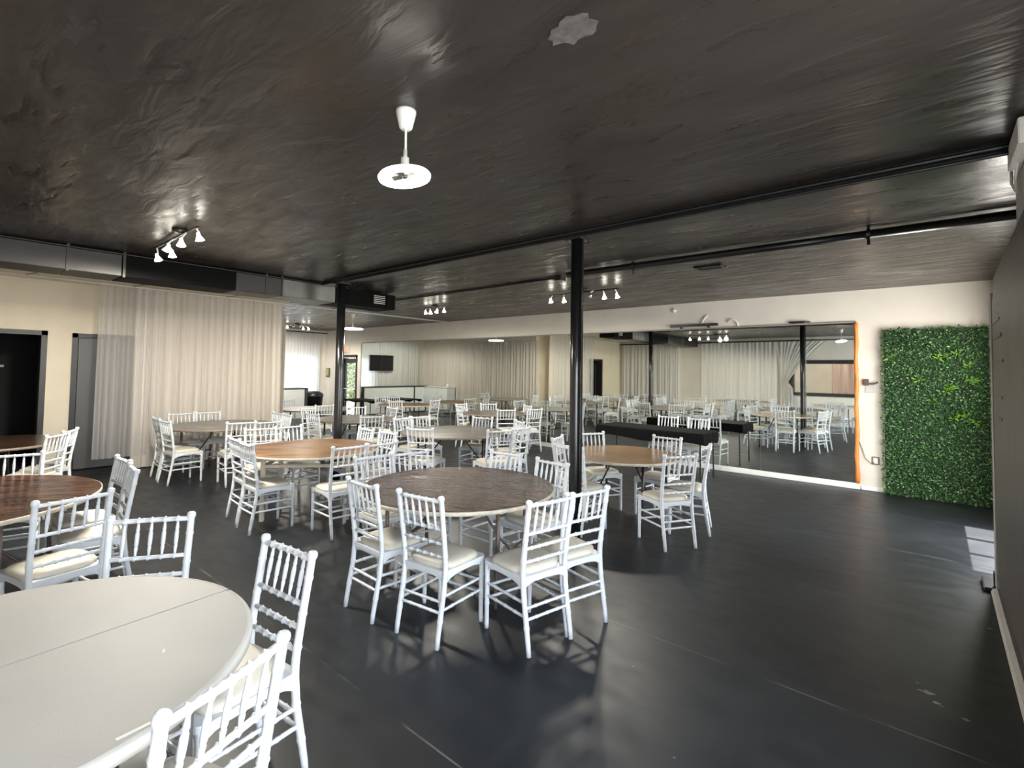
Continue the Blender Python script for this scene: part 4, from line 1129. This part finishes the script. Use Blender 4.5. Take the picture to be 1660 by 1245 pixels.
CH = {
 'T2': [(-2.49, 2.04, 97, 'front, nearest the camera on the left'), (-1.82, 2.54, 168, 'front, nearest the camera on the right'), (-3.04, 2.05, 88, 'front left, half behind its neighbour'), (-1.77, 2.88, 165, 'right side, against the black post'),
        (-3.91, 2.66, -3, 'back left, first of the pair'), (-3.83, 3.02, -10, 'back left, second of the pair'), (-3.14, 3.55, -88, 'back right, left of the pair'), (-2.60, 3.53, -98, 'back right, beside the black post')],
 'T3': [(-5.45, 2.21, 88, 'front left, nearest the camera'), (-5.89, 2.23, 85, 'front left, the one further left'), (-6.65, 2.82, -12, 'back left, left of the pair'), (-6.62, 3.17, 6, 'back left, right of the pair'),
        (-4.53, 2.81, 176, 'right side, nearest the camera'), (-4.49, 3.17, 180, 'right side, the further one'), (-5.72, 3.78, -94, 'back right, left of the pair'), (-5.24, 3.78, -92, 'back right, right of the pair')],
 'T6': [(-1.88, 4.74, 149, 'front, nearest the camera'), (-1.86, 5.50, -163, 'right side, seen edge-on'), (-3.47, 4.93, 16, 'left side, seen edge-on'), (-2.95, 4.40, 86, 'front left, half hidden by the post'), (-3.42, 5.62, -29, 'back left, partly behind the post'), (-2.53, 5.95, -95, 'back right, facing the camera')],
 'T5': [(-5.25, 4.29, 116, 'front left, nearest the camera'), (-6.56, 5.00, 3, 'back left, first of the pair'), (-6.59, 5.37, -12, 'back left, second of the pair'), (-4.38, 4.93, 158, 'right side, left of the pair'), (-4.37, 5.36, 180, 'right side, right of the pair'), (-5.78, 6.04, -75, 'back, facing the camera'), (-4.93, 6.00, -122, 'back right, seen edge-on')],
 'T4': [(-8.38, 2.22, 95, 'front left, nearest the camera'), (-8.90, 2.24, 88, 'front left, the one further left'), (-9.56, 2.76, 0, 'back, left of the pair by the curtain'), (-9.52, 3.16, 0, 'back, right of the pair by the curtain'), (-7.52, 2.92, 173, 'right side, nearest the camera'), (-7.37, 3.24, 178, 'right side, the further one'), (-8.66, 3.93, -90, 'back right, left of the pair'), (-8.22, 3.92, -100, 'back right, right of the pair')],
 'T7': [(-3.92, 0.60, -168, 'front, nearest the camera'), (-5.22, 1.10, -88, 'right side, the further one'), (-4.72, 1.06, -96, 'right side, the nearer one'), (-6.13, 0.52, -12, 'far side, facing the camera')],
 'T8': [(-7.92, 1.14, -118, 'right side, the further one by the pale wall'), (-7.52, 0.98, -128, 'right side, the nearer one by the pale wall')],
 'T1': [(-3.13, 0.79, -33, 'far side, facing the camera'), (-2.20, 1.07, -84, 'right side, seen obliquely'), (-1.40, 0.54, -158, 'nearest the camera at the bottom')],
 'T9': [(-9.80, 5.44, 168, 'front, facing away'), (-11.88, 5.63, 0, 'far side, against the white counter')],
 'T10': [(-9.05, 5.72, -30, 'far side, facing the camera'), (-9.34, 4.84, 20, 'left side beside the curtain end'), (-8.15, 4.30, 95, 'front left, left of the post'), (-7.13, 4.81, 155, 'right side, facing away'), (-8.38, 6.12, -95, 'back right, seen edge-on')],
 'T11': [(-11.57, 8.05, 5, 'left of the pair at the far side'), (-11.52, 8.45, -8, 'right of the pair at the far side'), (-10.08, 7.45, 110, 'front, seen edge-on'), (-9.75, 8.45, 190, 'right side, close to the mirror')],
 'T12': [(-6.60, 7.60, 145, 'front right, facing away'), (-7.85, 7.46, 65, 'front left, facing away'), (-8.35, 8.02, 5, 'left side, seen edge-on'), (-8.05, 8.62, -40, 'back left, close to the mirror'), (-7.05, 8.86, -115, 'back right, close to the mirror'), (-6.32, 8.18, 165, 'right side, standing alone on the floor')],
}
TN = {'T1': 'foreground grey plastic table', 'T2': 'glossy dark brown middle table', 'T3': 'tan table with cream legs', 'T4': 'weathered grey table by the curtain', 'T5': 'grey-brown table behind the brown one',
      'T6': 'light tan table right of post', 'T7': 'left edge dark brown table', 'T8': 'brown table by the doorway', 'T9': 'pinkish grey alcove table', 'T10': 'grey table behind the far post', 'T11': 'far reddish tan table', 'T12': 'grey table close to mirror'}
for k, lst in CH.items():
    tx, ty, tr = TABLES[k][:3]
    for (x, y, a, pos) in lst:
        v = Vector((x - tx, y - ty))
        if v.length < tr + 0.075:
            v = v.normalized() * (tr + 0.075)
        chair(tx + v.x, ty + v.y, a, 'white chair, %s: %s' % (TN[k], pos), 'white chairs')
chair(-3.72, 8.80, -90, 'white chair behind the black cloth table, left one', 'white chairs')
chair(-3.17, 8.80, -90, 'white chair behind the black cloth table, right one', 'white chairs')

# ------------------------------------------------------------------ black covered tables by the mirror
def cloth_table(label, x0, x1, y0, y1, drop):
    t = thing('banquet_table', label, 'table', ((x0 + x1) / 2, (y0 + y1) / 2, 0))
    w, d = (x1 - x0) / 2, (y1 - y0) / 2
    # stretched cover: flat top, draped skirt with soft waves, one mesh
    n = 96
    per = []
    for k in range(n):
        u = k / n * 4
        if u < 1: p = (-w + 2 * w * u, -d)
        elif u < 2: p = (w, -d + 2 * d * (u - 1))
        elif u < 3: p = (w - 2 * w * (u - 2), d)
        else: p = (-w, d - 2 * d * (u - 3))
        per.append(p)
    vs = []; fs = []
    zt = 0.762
    for j, (dz, fl) in enumerate(((0.0, 0.0), (-0.02, 0.012), (-drop * 0.5, 0.016), (-drop, 0.020))):
        for k, (px, py) in enumerate(per):
            l = math.hypot(px, py)
            wv = 0.010 * math.sin(k * 1.3) * (j / 3)
            zz = zt + dz + (0.02 * math.sin(k * 0.4) if j == 3 else 0)
            vs.append((px * (1 + (fl + wv) / l), py * (1 + (fl + wv) / l), zz))
    for j in range(3):
        for k in range(n):
            k2 = (k + 1) % n
            fs.append((j * n + k, j * n + k2, (j + 1) * n + k2, (j + 1) * n + k))
    fs.append(tuple(range(n)))
    mb = MB(); mb._add(vs, [tuple(reversed(f)) for f in fs])
    part('cover', mb, 'black_cloth', t)
    for sx in (-1, 1):
        for sy in (-1, 1):
            part('leg', MB().tube([(sx * (w - 0.06), sy * (d - 0.05), 0.74), (sx * (w - 0.05), sy * (d - 0.045), 0.0)], 0.013, 8), 'leg_black', t)
    return t
cloth_table('rectangular table with a black stretch cover standing before the mirror', -4.58, -2.72, 7.72, 8.40, 0.17)
cloth_table('black topped rectangular table far back by the exit door', -13.6, -12.2, 8.15, 8.75, 0.05)
